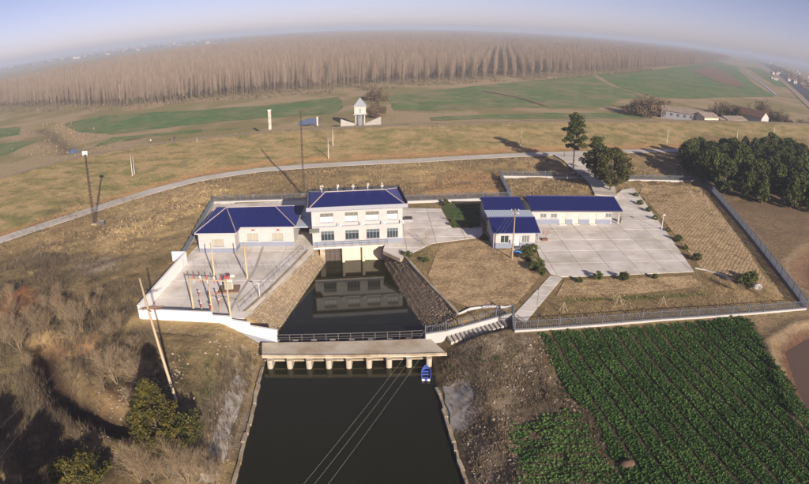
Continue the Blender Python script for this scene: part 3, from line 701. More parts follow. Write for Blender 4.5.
for k in range(9): rl.box((.8 + k * (Wd - 3.6) / 8, -.88, .5), (.05, .05, 1.0))
for z in (.55, 1.0): rl.bar((.8, -.88, z), (Wd - 2.8, -.88, z), .05, .05)
rl.build('railing', dark_steel, ph)

# ------------------------------------------------------------------ control house (one storey, hipped, with a front wing)
ca_, cb_ = P(200, 252.5, YZ), P(293.5, 245.5, YZ)
ch = thing('control_house', (ca_[0], ca_[1], 0), R(1.5), 'one storey white control house with blue hipped roof and projecting wing', 'building')
ZE = 3.75; xw = 6.9; yw = 3.0; XR = 17.0; YB = 14.6
wz = (1.15, 2.55)
mb = MB(); wall_open(mb, 0, xw, 0, ZE, [(2.55, 4.75, *wz)]); wall_open(mb, xw, XR, 0, ZE, [(8.4, 10.4, *wz), (13.0, 15.0, *wz)], y0=yw)
mb.box((.12, YB / 2 + .12, ZE / 2), (.24, YB - .5, ZE)).box((xw - .12, yw / 2 + .12, ZE / 2), (.24, yw - .26, ZE)).box((XR - .12, (yw + YB) / 2 + .12, ZE / 2), (.24, YB - yw - .5, ZE)).box((XR / 2, YB - .12, ZE / 2), (XR, .24, ZE)).build('wall', white_wall, ch)
window(ch, 2.55, 4.75, *wz, 3, pm=mat('warm_pane', (.36, .33, .26), .3, .2, 1.0)); window(ch, 8.4, 10.4, *wz, 3, y0=yw, pm=mat('warm_pane', None)); window(ch, 13., 15., *wz, 3, y0=yw, pm=mat('warm_pane', None))
skirt(ch, -.02, xw + .02, .85); skirt(ch, xw, XR + .02, .85, y0=yw)
MB().box((xw + .015, yw / 2 - .02, .43), (.05, yw, .82)).build('skirting', grey_skirt, ch)
red = mat('red_plate', (.45, .05, .04), .5, .05, 2)
for x in (9.6, 14.2): MB().box((x, yw - .05, 3.15), (.5, .05, .28)).build('notice_plate', red, ch)
MB().box((10.6, yw - .05, 3.15), (.3, .04, .2)).build('notice_plate', white_paint, ch)
o_ = .45; zE = ZE + .12
WL, WR, IC, MR, BR, BL = (-o_, -o_, zE), (xw + o_, -o_, zE), (xw + o_, yw - o_, zE), (XR + o_, yw - o_, zE), (XR + o_, YB + o_, zE), (-o_, YB + o_, zE)
A_, B_ = (3.4, 8.6, 5.75), (12.8, 8.8, 5.75)
rf = MB(); slab_roof(rf, [(WL, WR, A_), (WR, IC, A_), (IC, MR, B_, A_), (MR, BR, B_), (BR, BL, A_, B_), (BL, WL, A_)])
tri_ribs(rf, WL, WR, A_, 17); trap_ribs(rf, IC, MR, B_, A_, 25); tri_ribs(rf, MR, BR, B_, 28); tri_ribs(rf, BL, WL, A_, 30)
ro = rf.build('roof', blue_roof, ch)
for a, b in ((WL, A_), (WR, A_), (MR, B_), (BR, B_), (BL, A_), (A_, B_)): MB().tube([np.array(a) + (0, 0, .05), np.array(b) + (0, 0, .05)], .08, 6).build('ridge_cap', cap_m, ro)
gut = MB()
for a, b in ((WL, WR), (WR, IC), (IC, MR), (MR, BR), (BL, WL)): gut.bar(np.array(a) - (0, 0, .12), np.array(b) - (0, 0, .12), .18, .22)
gut.build('gutter', white_wall, ch)

# link canopy between the two houses
cp = thing('link_canopy', (*P(305, 240, 0), 0), R(3), 'pale blue flat canopy on posts between control house and pump house', 'canopy')
MB().prism([(-2.0, -1.0), (1.6, -1.0), (1.6, 5.5), (-2.0, 5.5)], 2.75, 2.9).build('canopy_sheet', mat('pale_blue_sheet', (.46, .52, .62), .4, .05, 2), cp)
for x, y in ((-1.9, -.9), (1.5, -.9), (-1.9, 5.4), (1.5, 5.4)): MB().box((x, y, 1.37), (.1, .1, 2.74)).build('post', dark_steel, cp)
MB().box((-.2, 4.6, 1.2), (3.0, .2, 2.4)).build('back_wall', wood_dark, cp)

# ------------------------------------------------------------------ long outbuilding
la, lb = P(537, 224, YZ), P(618.5, 224, YZ)
lo = thing('outbuilding', (la[0], la[1], 0), R(1.2), 'long low white outbuilding with blue roof and three cream doors on the courtyard', 'building')
LW = math.hypot(lb[0] - la[0], lb[1] - la[1]); lx = lambda p: (p - 322) / (705 - 322) * LW
dr = [(lx(423), lx(450), .1, 2.3), (lx(483), lx(512), .1, 2.3), (lx(562), lx(592), .1, 2.3)]
wn_ = [(lx(333), lx(361), 1.35, 2.3), (lx(381), lx(409), 1.35, 2.3), (lx(636), lx(668), 1.45, 2.4)]
mb = MB(); wall_open(mb, -1.3, LW - 1.9, 0, 3.0, dr + wn_); mb.box((-1.18, 4.2, 1.5), (.24, 7.9, 3)).box((LW - 2.02, 4.2, 1.5), (.24, 7.9, 3)).box((LW / 2 - .6, 8.2, 1.5), (LW + 1.2, .24, 3)).build('wall', white_wall, lo)
for d in dr: door(lo, *d)
for w in wn_: window(lo, *w, 2, fm=white_paint, pm=mat('grey_pane', (.16, .17, .17), .2, .1, 1))
skirt(lo, -1.3, LW - 1.88, 1.05, [(d[0], d[1]) for d in dr])
for d in dr: MB().box(((d[0] + d[1]) / 2, -.35, .12), (1.5, .7, .12)).build('step', concrete, lo)
MB().box((LW - .15, .1, 1.5), (.22, .22, 3.0)).build('porch_post', white_wall, lo)
MB().box((LW - 1.88, 1.6, 1.3), (.06, 1.6, 2.2)).build('porch_door', dark_steel, lo)
e0, e1, r0 = -.65, 8.9, 4.1
rf = MB(); q1 = [(-1.5, e0, 3.15), (LW + .35, e0, 3.15), (LW + .35, 4.9, r0 + .35), (-1.5, 4.9, r0 + .35)]; q2 = [(-1.5, 4.9, r0 + .35), (LW + .35, 4.9, r0 + .35), (LW + .35, e1, 3.15), (-1.5, e1, 3.15)]
slab_roof(rf, [q1, q2]); ribs(rf, q1, 50); ribs(rf, q2[::-1], 50); ro = rf.build('roof', blue_roof, lo)
MB().tube([(-1.5, 4.9, r0 + .42), (LW + .35, 4.9, r0 + .42)], .09, 6).build('ridge_cap', mat('blue_cap', (.03, .035, .15), .5, .1, 2), ro)
MB().box((LW / 2 - .55, e0 - .02, 2.98), (LW + 1.9, .16, .14)).build('gutter', wood_dark, lo)
for x in (-1.15, LW - 2.0):
    mb = MB(); mb.prism([(-.12, 0), (.12, 0), (.12, 8.3), (-.12, 8.3)], 2.99, lambda a, b: 3.2 + (1.05 if 0 < b < 0 else 0)); mb.v = [(a + x, b, c) for a, b, c in mb.v]; mb.build('gable', white_wall, lo)

# ------------------------------------------------------------------ front house and rear house
def small_house(name, loc, rz, W_, Dp, label, front=True, zr=4.35, yr_=4.2):
    ovr = .75 if front else .15
    h = thing(name, loc, rz, label, 'house')
    ops = [(1.25, 2.75, 1.0, 2.4), (5.1, 6.5, 1.0, 2.4), (3.9, 4.75, .1, 2.35)] if front else [(1.5, 2.7, 1.1, 2.3)]
    mb = MB(); wall_open(mb, 0, W_, 0, 3.1, ops)
    mb.box((.12, Dp / 2 + .12, 1.55), (.24, Dp - .5, 3.1)).box((W_ - .12, Dp / 2 + .12, 1.55), (.24, Dp - .5, 3.1)).box((W_ / 2, Dp - .12, 1.55), (W_, .24, 3.1))
    for x in (.12, W_ - .12): mb.add([(x + s_ * .12, y, z) for s_ in (-1, 1) for y, z in ((0.02, 3.1), (Dp - .02, 3.1), (yr_, zr - .3))], [(0, 2, 1), (3, 4, 5), (0, 1, 4, 3), (1, 2, 5, 4), (2, 0, 3, 5)])
    mb.build('wall', white_wall, h)
    window(h, *ops[0], 2, fm=white_paint, pm=glass)
    if front:
        window(h, *ops[1], 3, fm=white_paint, pm=mat('grey_pane', None)); door(h, *ops[2], m=white_paint)
        skirt(h, -.02, W_ + .02, 1.0, [(3.9, 4.75)])
        MB().box((W_ + .55, -.05, 1.5), (.16, .16, 3.0)).build('porch_post', fascia, h)
        MB().box((4.3, -.6, .1), (1.6, .9, .14)).build('step', concrete, h)
        o = MB().box((3.4, -.28, 1.35), (.8, .32, .55)).build('air_conditioner', white_paint, h); MB().box((3.3, -.45, 1.35), (.4, .03, .38)).build('fan_grille', fascia, o)
        MB().tube([(.7, -.08, 2.75), (.7, -.02, 2.75)], .28, 12).build('satellite_dish', fascia, h)
    MB().box((-.02, Dp / 2, .5), (.05, Dp, .98)).build('skirting', grey_skirt, h)
    rf = MB(); q1 = [(-.3, -.5, 3.12), (W_ + ovr, -.5, 3.12), (W_ + ovr, yr_, zr), (-.3, yr_, zr)]; q2 = [(-.3, yr_, zr), (W_ + ovr, yr_, zr), (W_ + ovr, Dp + .3, 3.2), (-.3, Dp + .3, 3.2)]
    slab_roof(rf, [q1, q2]); ribs(rf, q1, 22); ribs(rf, q2[::-1], 22); ro = rf.build('roof', blue_roof, h)
    MB().tube([(-.3, yr_, zr + .06), (W_ + ovr, yr_, zr + .06)], .09, 6).build('ridge_cap', mat('blue_cap', None), ro)
    return h
ha, hb = P(493, 248, YZ), P(534.5, 247.5, YZ)
HW = math.hypot(hb[0] - ha[0], hb[1] - ha[1])
small_house('house', (ha[0], ha[1], 0), R(2), HW, 7.0, 'small white blue roofed house with utility pole before its front door')
small_house('house', (ha[0] + .3, ha[1] + 13.2, 0), R(2), HW, 6.6, 'small blue roofed rear house behind the pale canopy sheet', front=False)
cs = thing('canopy', (ha[0] + .2, ha[1] + 7.5, 0), R(2), 'pale corrugated canopy sheet filling the gap between the small houses', 'canopy')
cm = MB(); nseg = 44
for k in range(nseg):
    x0, x1 = -.2 + k * (HW + 1.6) / nseg, -.2 + (k + 1) * (HW + 1.6) / nseg; za, zb = (.05 if k % 2 else 0), (0 if k % 2 else .05)
    cm.add([(x0, 0, 3.0 + za), (x1, 0, 3.0 + zb), (x1, 5.0, 3.12 + zb), (x0, 5.0, 3.12 + za), (x0, 0, 2.97 + za), (x1, 0, 2.97 + zb), (x1, 5.0, 3.09 + zb), (x0, 5.0, 3.09 + za)], [(0, 1, 2, 3), (7, 6, 5, 4), (0, 4, 5, 1), (2, 6, 7, 3)])
cm.build('sheet', mat('pale_blue_sheet', None), cs)
for x, y in ((0, .2), (HW, .2), (0, 4.8), (HW, 4.8)): MB().box((x, y, 1.48), (.09, .09, 2.95)).build('post', dark_steel, cs)

# ------------------------------------------------------------------ culvert bridge
d0, d1, d2, d3 = P(262, 356, -1.6), P(447, 353.5, -1.6), P(430, 338.5, -1.6), P(262, 342.5, -1.6)
br = thing('culvert_bridge', (d0[0], d0[1], -1.6), 0, 'low concrete culvert bridge on nine stubby piers across the canal', 'bridge')
part(MB().prism([d0, d1, d2, d3], -1.95, -1.6), 'deck', mat('deck_concrete', (.52, .465, .38), .9, .15, .9, .01, 3.0, c2=(.38, .30, .21), sc2=.25), br)
part(MB().bar((d0[0], d0[1] + .08, -1.62), (d1[0], d1[1] + .08, -1.66), .2, .30), 'edge_beam', old_concrete, br)
pxs = [270.5, 290, 309.3, 329, 349, 369, 389, 409, 429]
for px in pxs:
    x = P(px, 360, -2.3)[0]; y = d0[1] + (d1[1] - d0[1]) * (x - d0[0]) / (d1[0] - d0[0])
    mb = MB(); mb.prism([(x + .36 * math.cos(R(a)), y - .35 + .28 * math.sin(R(a))) for a in range(180, 361, 30)] + [(x + .36, y + 5), (x - .36, y + 5)], -4.8, -1.96); part(mb, 'pier', mat('pier_concrete', (.42, .37, .30), .9, .2, 1.5), br)
xa, xb = P(265, 360, -2.6)[0], P(432, 358, -2.6)[0]
part(MB().bar((xa, d0[1] + .6, -2.55), (xb, d1[1] + .55, -2.55), .3, .22), 'tie_beam', old_concrete, br)
part(MB().bar((xa, d0[1] + 3.6, -2.9), (xb, d1[1] + 3.6, -2.9), .2, 1.6), 'culvert_shade', wood_dark, br)  # dark sheet standing in for the shade inside the culvert openings
rr_ = thing('bridge_railing', (*P(278, 341, -1.6), -1.6), 0, 'thin steel railing along the pool side of the culvert bridge', 'railing')
ra, rb = np.array((*P(278, 341.5, -1.6), -1.6)), np.array((*P(424, 337, -1.6), -1.6))
for k in range(13):
    p = ra + (rb - ra) * k / 12; part(MB().box((p[0], p[1], p[2] + .5), (.09, .09, 1.0)), 'post', dark_steel, rr_)
for z in (.25, .55, 1.0): part(MB().bar(ra + (0, 0, z), rb + (0, 0, z), .07, .05 if z < 1 else .08), 'rail', dark_steel, rr_)

# ------------------------------------------------------------------ stairs
s0, s1 = np.array(SA), np.array(SB)
stair = thing('stairs', tuple(s0), 0, 'concrete stairs climbing beside the white railed wall from the bridge', 'stairs')
ns = 14; sd_ = (s1 - s0) / ns; ang = math.atan2(sd_[1], sd_[0]); L1 = math.hypot(sd_[0], sd_[1])
for k in range(ns):
    p = s0 + sd_ * (k + .5); part(MB().box((p[0], p[1], p[2] - .25), (L1 * .70, 1.7, .6), ang), 'step', mat('stair_concrete', (.46, .43, .39), .9, .15, 2), stair)
    part(MB().box((p[0] + L1 * .45 * math.cos(ang), p[1] + L1 * .45 * math.sin(ang), p[2] - .33), (L1 * .45, 1.4, .55), ang), 'riser', old_concrete, stair)  # risers coloured darker to carry the shade between the treads

# ------------------------------------------------------------------ stone revetments of the pool
stone_m = mat('stone', (.30, .235, .18), .9, .25, 2.5, .03, 6, attr='Col', spec=.15)
def revetment(label, side, y0, y1, dark):
    n = 0; Vs, Fs, Cs = [], [], []
    for yy in np.arange(y0, y1, .42):
        sl = .73 + (min(max(yy, 73), 98) - 73) / 25 * .77; w = 3.2 / sl
        xw_ = np.interp(yy, [73.7, 99.7], [-18, -14.2]) if side < 0 else np.interp(yy, [74.7, 100], [2.9, -3.7])
        sr = math.sqrt(1 + sl * sl); nr = int(w * sr / .40)
        for r in range(-1, nr):
            t = (r + .5) / nr; x = xw_ + side * w * t; z = WATER + 3.2 * t
            jy = (.21 if r % 2 else 0) + random.uniform(-.05, .05); hs = (.19 + random.uniform(-.03, .01)); ht = .035 + random.random() * .07
            nrm = np.array((-side * sl, 0, 1.0)) / sr; tx = np.array((side, 0, sl)) / sr; ty = np.array((0, 1.0, 0)); c = np.array((x, yy + jy, z))
            o = len(Vs)
            for hh, k in ((-.12, 1.0), (ht, .78)):
                for i, j in ((-1, -1), (1, -1), (1, 1), (-1, 1)): Vs.append(c + nrm * hh + tx * i * hs * k * random.uniform(.9, 1.05) + ty * j * hs * 1.1 * k * random.uniform(.9, 1.05))
            q = [(4, 5, 6, 7), (0, 1, 5, 4), (1, 2, 6, 5), (2, 3, 7, 6), (3, 0, 4, 7)]; q = q if side < 0 else [f[::-1] for f in q]
            Fs += [tuple(i + o for i in f) for f in q]
            b = random.uniform(.7, 1.25); cc = np.array((.285, .23, .18) if not dark else (.19, .15, .12)) * b; Cs += [cc] * 8  # the right bank's shade is put into a darker stone colour
    ob = link('stone_facing', mesh_np('stone_facing', np.array(Vs), np.array(Fs), stone_m, np.array(Cs)))
    root = thing('revetment', (float(np.mean([v[0] for v in Vs])), (y0 + y1) / 2, WATER), 0, label, 'stone bank')
    ob.data.transform(__import__('mathutils').Matrix.Translation(-root.location)); ob.parent = root; ob['kind'] = 'stuff'
    top = [(np.interp(yy, [73.7, 99.7], [-18, -14.2]) - 3.2 / (.73 + (min(yy, 98) - 73) / 25 * .77) - .15, yy, .12) if side < 0 else (np.interp(yy, [74.7, 100], [2.9, -3.7]) + 3.2 / (.73 + (min(yy, 98) - 73) / 25 * .77) + .15, yy, .12) for yy in np.arange(y0, y1 - 1, 4)]
    for a, b in zip(top[:-1], top[1:]): part(MB().bar(a, b, .4, .24), 'coping_stone', old_concrete, root)
    return top
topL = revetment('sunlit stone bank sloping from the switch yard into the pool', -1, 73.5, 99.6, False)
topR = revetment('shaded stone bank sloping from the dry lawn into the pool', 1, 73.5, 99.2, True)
pr = thing('pipe_railing', (topL[0][0] - .5, topL[0][1], YZ), 0, 'thin pipe railing along the switch yard edge above the pool', 'railing')
ra, rb = np.array((topL[0][0] - .6, topL[0][1], YZ)), np.array((topL[-1][0] - .6, topL[-1][1], YZ))
for k in range(13):
    p = ra + (rb - ra) * k / 12; part(MB().tube([p, p + (0, 0, 1.05)], .035, 5), 'post', fascia, pr)
for z in (.55, 1.05): part(MB().tube([ra + (0, 0, z), rb + (0, 0, z)], .03, 5), 'rail', fascia, pr)
# bank lining of the lower canal: concrete edge kerbs
for nm, pts in (('canal_kerb', [(-18.2, 64), (-17.2, 52), (-16.8, 42), (-14.5, 15)]), ('canal_kerb', [(3.9, 60), (5.0, 51), (6.1, 42), (8.4, 15)])):
    pts = [(x, y, WATER + .15) for x, y in pts]
    mb = MB()
    for a, b in zip(pts[:-1], pts[1:]):
        for k in range(6):
            p, q2 = [np.array(a) + (np.array(b) - a) * t for t in (k / 6, (k + 1) / 6)]; mb.bar(p + np.array((random.uniform(-.12, .12), .03, random.uniform(-.08, .04))), q2 - np.array((random.uniform(-.12, .12), .03, random.uniform(-.04, .08))), random.uniform(.25, .42), .5)
    structure(mb.build(nm, old_concrete))

# ------------------------------------------------------------------ poles and masts
def pole(loc, h, label, lean=(0, 0), r=.16, arms=(), m=None, name='utility_pole', cat='pole', group=None, extra=None):
    o = thing(name, loc, 0, label, cat, group)
    top = (lean[0], lean[1], h)
    MB().tube([(0, 0, -.6), (lean[0] * .5, lean[1] * .5, h * .5), top], [r, r * .85, r * .65], 8).build('shaft', m or pole_conc, o, True)
    for dz, w in arms:
        f = (h - dz) / h; c = np.array((lean[0] * f, lean[1] * f, h - dz))
        a = MB().bar(c - (w / 2, 0, 0), c + (w / 2, 0, 0), .09, .10).build('crossarm', dark_steel, o)
        for k in (-1, 0, 1):
            p = c + (k * w * .45, 0, .05); MB().tube([p, p + (0, 0, .12), p + (0, 0, .26)], [.05, .08, .03], 6).build('insulator', white_paint, a)
    return o
lp = G(177, 402)
lean_pole = pole(lp, 15.0, 'tall leaning concrete pole standing in the scrub before the white wall', lean=(-1.6, .2), r=.19)
br_ = MB()
for a in range(11): br_.bar((-1.27 + random.uniform(-.3, .3), .16, 11.6), (-1.27 + random.uniform(-1.1, 2.6), .16 + random.uniform(-.5, .5), 11.6 + random.uniform(-.25, .35)), .11, .11)
br_.build('crossarm', mat('rusty_iron', (.20, .12, .08), .8, .2, 2), lean_pole)
hp_ = P(512, 259, 0)
hpole = pole((*hp_, 0), 8.9, 'wooden utility pole in front of the small house', r=.15, arms=[(.35, 1.3), (1.0, .7)], m=mat('pole_wood', (.33, .25, .17), .9, .2, 2))
MB().box((.55, 0, 8.2), (.3, .25, .4)).build('junction_box', fascia, hpole)
# levee poles
for px, py, h, lab in [(328.5, 159, 6, 'short grey pole beside the road bend below the gate tower'), (333, 146, 5.2, 'short grey pole halfway up the dike slope'), (520.5, 146, 5.5, 'grey pole on the dike slope above the green bed'), (666.5, 143, 6, 'leaning grey pole on the dike slope before the sheds'), (774, 134, 4.5, 'white pole on the dike slope before the farmhouse'), (132.5, 176, 6.2, 'grey twin pole on the dike slope left of the lattice mast'), (134.5, 174, 4.8, 'shorter grey twin pole on the dike slope'), (737, 138, 4.2, 'faint grey pole on the dike slope behind the pine grove'), (197, 142, 1.6, 'tiny white marker post near the dike track')]:
    pole(G(px, py), h, lab, r=.14 if h > 2 else .1, m=mat('pale_pole', (.48, .45, .40), .9, .1, 2), lean=(.5 if 'leaning' in lab else 0.02, 0), arms=())
def lattice(px, py, h, w, label, panel=False):
    g = G(px, py) if not isinstance(px, tuple) else px
    o = thing('lattice_mast', g, 0, label, 'mast'); wt = w * .35
    cor = [(-1, -1), (1, -1), (1, 1), (-1, 1)]
    for i, j in cor: MB().bar((i * w / 2, j * w / 2, -.3), (i * wt / 2, j * wt / 2, h), .075, .075).build('leg', mat('mast_steel', (.06, .045, .035), .7, .2, 2), o)
    b = MB(); n = int(h / .9)
    for k in range(n):
        z0, z1 = h * k / n, h * (k + 1) / n; w0_, w1_ = w + (wt - w) * k / n, w + (wt - w) * (k + 1) / n
        for q in range(4):
            a, c = cor[q], cor[(q + 1) % 4]
            s_ = (a, c) if k % 2 else (c, a)
            b.bar((s_[0][0] * w0_ / 2, s_[0][1] * w0_ / 2, z0), (s_[1][0] * w1_ / 2, s_[1][1] * w1_ / 2, z1), .035, .035)
    b.build('bracing', mat('mast_steel', None), o)
    MB().box((0, 0, .1), (w + .8, w + .8, .5)).build('footing', old_concrete, o)
    if panel:
        p = MB().box((0, -.1, h + .55), (1.35, .16, .75)).box((-.5, -.1, h + .1), (.3, .14, .5)).box((.5, -.1, h + .1), (.3, .14, .5)).build('lamp_panel', white_paint, o)
        MB().box((0, 0, h), (1.6, .5, .08)).build('platform', dark_steel, o)
    else: MB().tube([(0, 0, h), (0, 0, h + 2.2)], .03, 5).build('lightning_rod', dark_steel, o)
    return o
lattice(95, 225, 15.5, .55, 'rusty lattice floodlight mast with white lamp panel beside the road', True)
mg = P(304, 194, .3); lattice((mg[0], mg[1], gz1(*mg)), 0, 19.5, .42, 'thin dark lattice lightning mast behind the pump house roof')
mg2 = P(130, 286, -.2)

# ------------------------------------------------------------------ switch yard equipment
def yard_pole(px, py, h, label):
    return pole((*P(px, py, YZ), YZ), h, label, r=.15, m=mat('yard_pole', (.50, .40, .24), .9, .12, 2), name='switchyard_pole', group='concrete poles of the switch yard')
yA = yard_pole(214.7, 277.5, 5.9, 'tan switch yard pole before the control house wing window')
yB = yard_pole(247.5, 279, 6.2, 'tan switch yard pole between transformer and pool railing')
yC = yard_pole(194, 312, 5.4, 'tan switch yard pole nearest the white side wall')
yD = yard_pole(212, 309.5, 4.0, 'short tan switch yard pole in the middle of the front frame')
yE = yard_pole(230.5, 315, 5.6, 'tan switch yard pole nearest the stepped white wall')
def beam(a, b, z, label, nins, drop):
    pa_, pb_ = np.array((*a.location[:2], YZ + z)), np.array((*b.location[:2], YZ + z))
    o = thing('switchgear_beam', tuple(pa_), 0, label, 'beam'); part(MB().bar(pa_, pb_, .12, .14), 'beam', mat('yard_beam', (.42, .33, .22), .8, .15, 2), o)
    for k in range(nins):
        p = pa_ + (pb_ - pa_) * (k + .7) / (nins + .4)
        i_ = MB(); i_.tube([p + (0, 0, .08), p + (0, 0, .2), p + (0, 0, .24), p + (0, 0, .4), p + (0, 0, .44), p + (0, 0, .6)], [.07, .07, .13, .07, .13, .06], 8); part(i_, 'insulator', red if k % 2 == 0 else white_paint, o)
        if drop:
            i_ = MB(); i_.tube([p - (0, 0, .08), p - (0, .05, .5)], .05, 6); part(i_, 'fuse', white_paint if k % 2 == 0 else red, o)
    return o
beam(yC, yE, 5.2, 'upper beam with red and white insulators across the front yard poles', 5, True)
for px, py in [(200.5, 301), (209, 300), (218, 300), (202.5, 313), (212, 314), (220.5, 309)]:
    p = P(px, py, YZ); o = thing('post_insulator', (*p, YZ), 0, 'red and white post insulator on a thin stand in the switch yard', 'insulator', 'post insulators in the switch yard')
    MB().box((0, 0, .45), (.12, .12, .9)).build('stand', mat('yard_beam', None), o)
    MB().tube([(0, 0, .9), (0, 0, 1.05), (0, 0, 1.1), (0, 0, 1.25), (0, 0, 1.3), (0, 0, 1.5)], [.07, .07, .12, .07, .12, .06], 8).build('insulator', red, o)
    MB().box((0, 0, 1.56), (.34, .1, .1)).build('terminal', white_paint, o)
tp = P(229.5, 290, YZ)
tr = thing('transformer', (*tp, YZ), R(8), 'cream oil transformer with red bushings on a brown gravel bed', 'transformer')
MB().box((0, 0, .12), (3.2, 2.6, .22)).build('plinth', mat('brown_gravel', (.22, .15, .10), .95, .4, 4, .05, 8), tr)
tm_ = mat('transformer_paint', (.60, .57, .50), .5, .08, 2)
MB().box((0, 0, 1.05), (1.3, .8, 1.5)).box((0, 0, 1.84), (1.45, .95, .08)).build('tank', tm_, tr)
for s_ in (-1, 1):
    rd = MB()
    for k in range(8): rd.box((-.55 + k * .16, s_ * .58, 1.0), (.04, .34, 1.2))
    rd.build('radiator', tm_, tr)
MB().tube([(.35, .2, 2.2), (1.0, .2, 2.2)], .22, 10).build('conservator', tm_, tr)
for k in range(3): MB().tube([(-.45 + k * .3, -.1, 1.88), (-.45 + k * .3, -.1, 2.1), (-.45 + k * .3, -.1, 2.15), (-.45 + k * .3, -.1, 2.45)], [.09, .07, .13, .05], 8).build('bushing', red, tr)
lmp = P(260, 297.5, YZ); lo_ = thing('yard_lamp', (*lmp, YZ), 0, 'short white lamp post on the switch yard by the pool railing', 'lamp')
MB().tube([(0, 0, 0), (0, 0, 2.2)], [.06, .04], 6).build('post', white_paint, lo_); MB().box((-.1, 0, 2.25), (.5, .2, .12)).build('lamp_head', white_paint, lo_)
lmp = P(661.5, 230, 0); lo_ = thing('yard_lamp', (*lmp, 0), 0, 'white lamp post at the courtyard edge beside the furrowed plot', 'lamp')
MB().tube([(0, 0, 0), (0, 0, 3.2)], [.09, .06], 6).build('post', white_paint, lo_); MB().box((.1, -.1, 3.3), (.55, .3, .2)).build('lamp_head', white_paint, lo_)
# mesh fence across the switch yard
ma_, mb_ = P(184, 268, YZ), P(291, 271, YZ)
mf = thing('mesh_fence', (*ma_, YZ), 0, 'thin wire mesh fence crossing the switch yard before the control house', 'fence')
N_ = 9
for k in range(N_ + 1):
    x, y = ma_[0] + (mb_[0] - ma_[0]) * k / N_, ma_[1] + (mb_[1] - ma_[1]) * k / N_; part(MB().tube([(x, y, YZ), (x, y, YZ + 1.5)], .03, 5), 'post', fascia, mf)
for k in range(N_):
    m2 = MB(); a = np.array((ma_[0] + (mb_[0] - ma_[0]) * k / N_, ma_[1] + (mb_[1] - ma_[1]) * k / N_, YZ)); b = np.array((ma_[0] + (mb_[0] - ma_[0]) * (k + 1) / N_, ma_[1] + (mb_[1] - ma_[1]) * (k + 1) / N_, YZ))
    for z in np.linspace(.1, 1.45, 5): m2.bar(a + (0, 0, z), b + (0, 0, z), .006, .006)
    for t in np.linspace(.05, .95, 12): p = a + (b - a) * t; m2.bar(p + (0, 0, .1), p + (0, 0, 1.45), .006, .006)
    part(m2, 'mesh_panel', fascia, mf)

# ------------------------------------------------------------------ wires
wire_m = mat('wire', (.40, .38, .34), .5, .05, 2)
def wire(a, b, sag, label, group=None, r=.018):
    a, b = np.array(a, float), np.array(b, float); n = 20
    pts = [a + (b - a) * t - np.array((0, 0, sag * 4 * t * (1 - t))) for t in np.linspace(0, 1, n)]
    o = MB().tube(pts, r, 4).build('overhead_wire', wire_m); return tag(o, label, 'wire', group)
top = np.array((hp_[0], hp_[1], 8.75))
for k, (dx, px, py, zz) in enumerate([(-.55, 300, 484, 9), (0, 311, 484, 9), (.55, 325, 484, 9)]):
    e_ = np.array((*P(px, py, zz), zz)); d_ = e_ - top; wire(top + (dx, 0, 0), top + (dx, 0, 0) + (e_ - top - (dx, 0, 0)) * 1.25, .6, 'pale power line crossing the canal from the house pole', 'power lines over the canal', .006)
for k in (-1, 1):
    q = np.array((-1.6 + lp[0] + k * .5, lp[1], lp[2] + 14.6)); e_ = np.array((*P(-30, 470 - 20 * k, 6), 6)); wire(q, q + (e_ - q) * 1.2, .8, 'thin line running from the leaning pole over the scrub', 'lines from the leaning pole', .0025)

# ------------------------------------------------------------------ boat
bp = P(426, 374.5, WATER)
bo = thing('rowing_boat', (*bp, WATER), R(-2), 'small blue rowing boat moored by the last bridge pier', 'boat')
blue = mat('boat_blue', (.05, .09, .42), .45, .12, 3)
def hull(mb, n=12, out=True):
    Lh, Wh = 3.0, 1.15; rows = []
    for i in range(n + 1):
        t = i / n; y = -Lh / 2 + Lh * t; w = Wh / 2 * (1 - max(0, (t - .45) / .55) ** 2.2) * (.92 + .08 * min(1, t * 4)); w = max(w, .02)
        sheer = .34 + .12 * t ** 2
        rows.append([(-w, y, sheer), (-w * .8, y, .05), (-w * .45, y, -.1), (w * .45, y, -.1), (w * .8, y, .05), (w, y, sheer)])
    vs = [p for r_ in rows for p in r_]; fs = [(i * 6 + k, i * 6 + k + 1, (i + 1) * 6 + k + 1, (i + 1) * 6 + k) for i in range(n) for k in range(5)]; fs.append(tuple(range(6)))
    mb.add(vs, fs); return rows
mb = MB(); rows = hull(mb); ho = mb.build('hull', blue, bo); md = ho.modifiers.new('s', 'SOLIDIFY'); md.thickness = .05
for s_ in (0, 5): MB().tube([np.array(r_[s_]) + (0, 0, .02) for r_ in rows], .045, 6).build('gunwale', mat('boat_trim', (.09, .15, .55), .5, .1, 2), bo)
for y in (-1.1, -.3, .35): MB().box((0, y, .22), (1.0 if y < .3 else .95, .24, .05)).build('seat', mat('boat_trim', None), bo)
MB().prism([(-.42, .85), (.42, .85), (.12, 1.38), (-.12, 1.38)], .34, .40).build('fore_deck', mat('boat_trim', None), bo)
for x in (-.33, .33): MB().box((x, -1.52, .18), (.34, .1, .3)).build('transom_block', white_paint, bo)

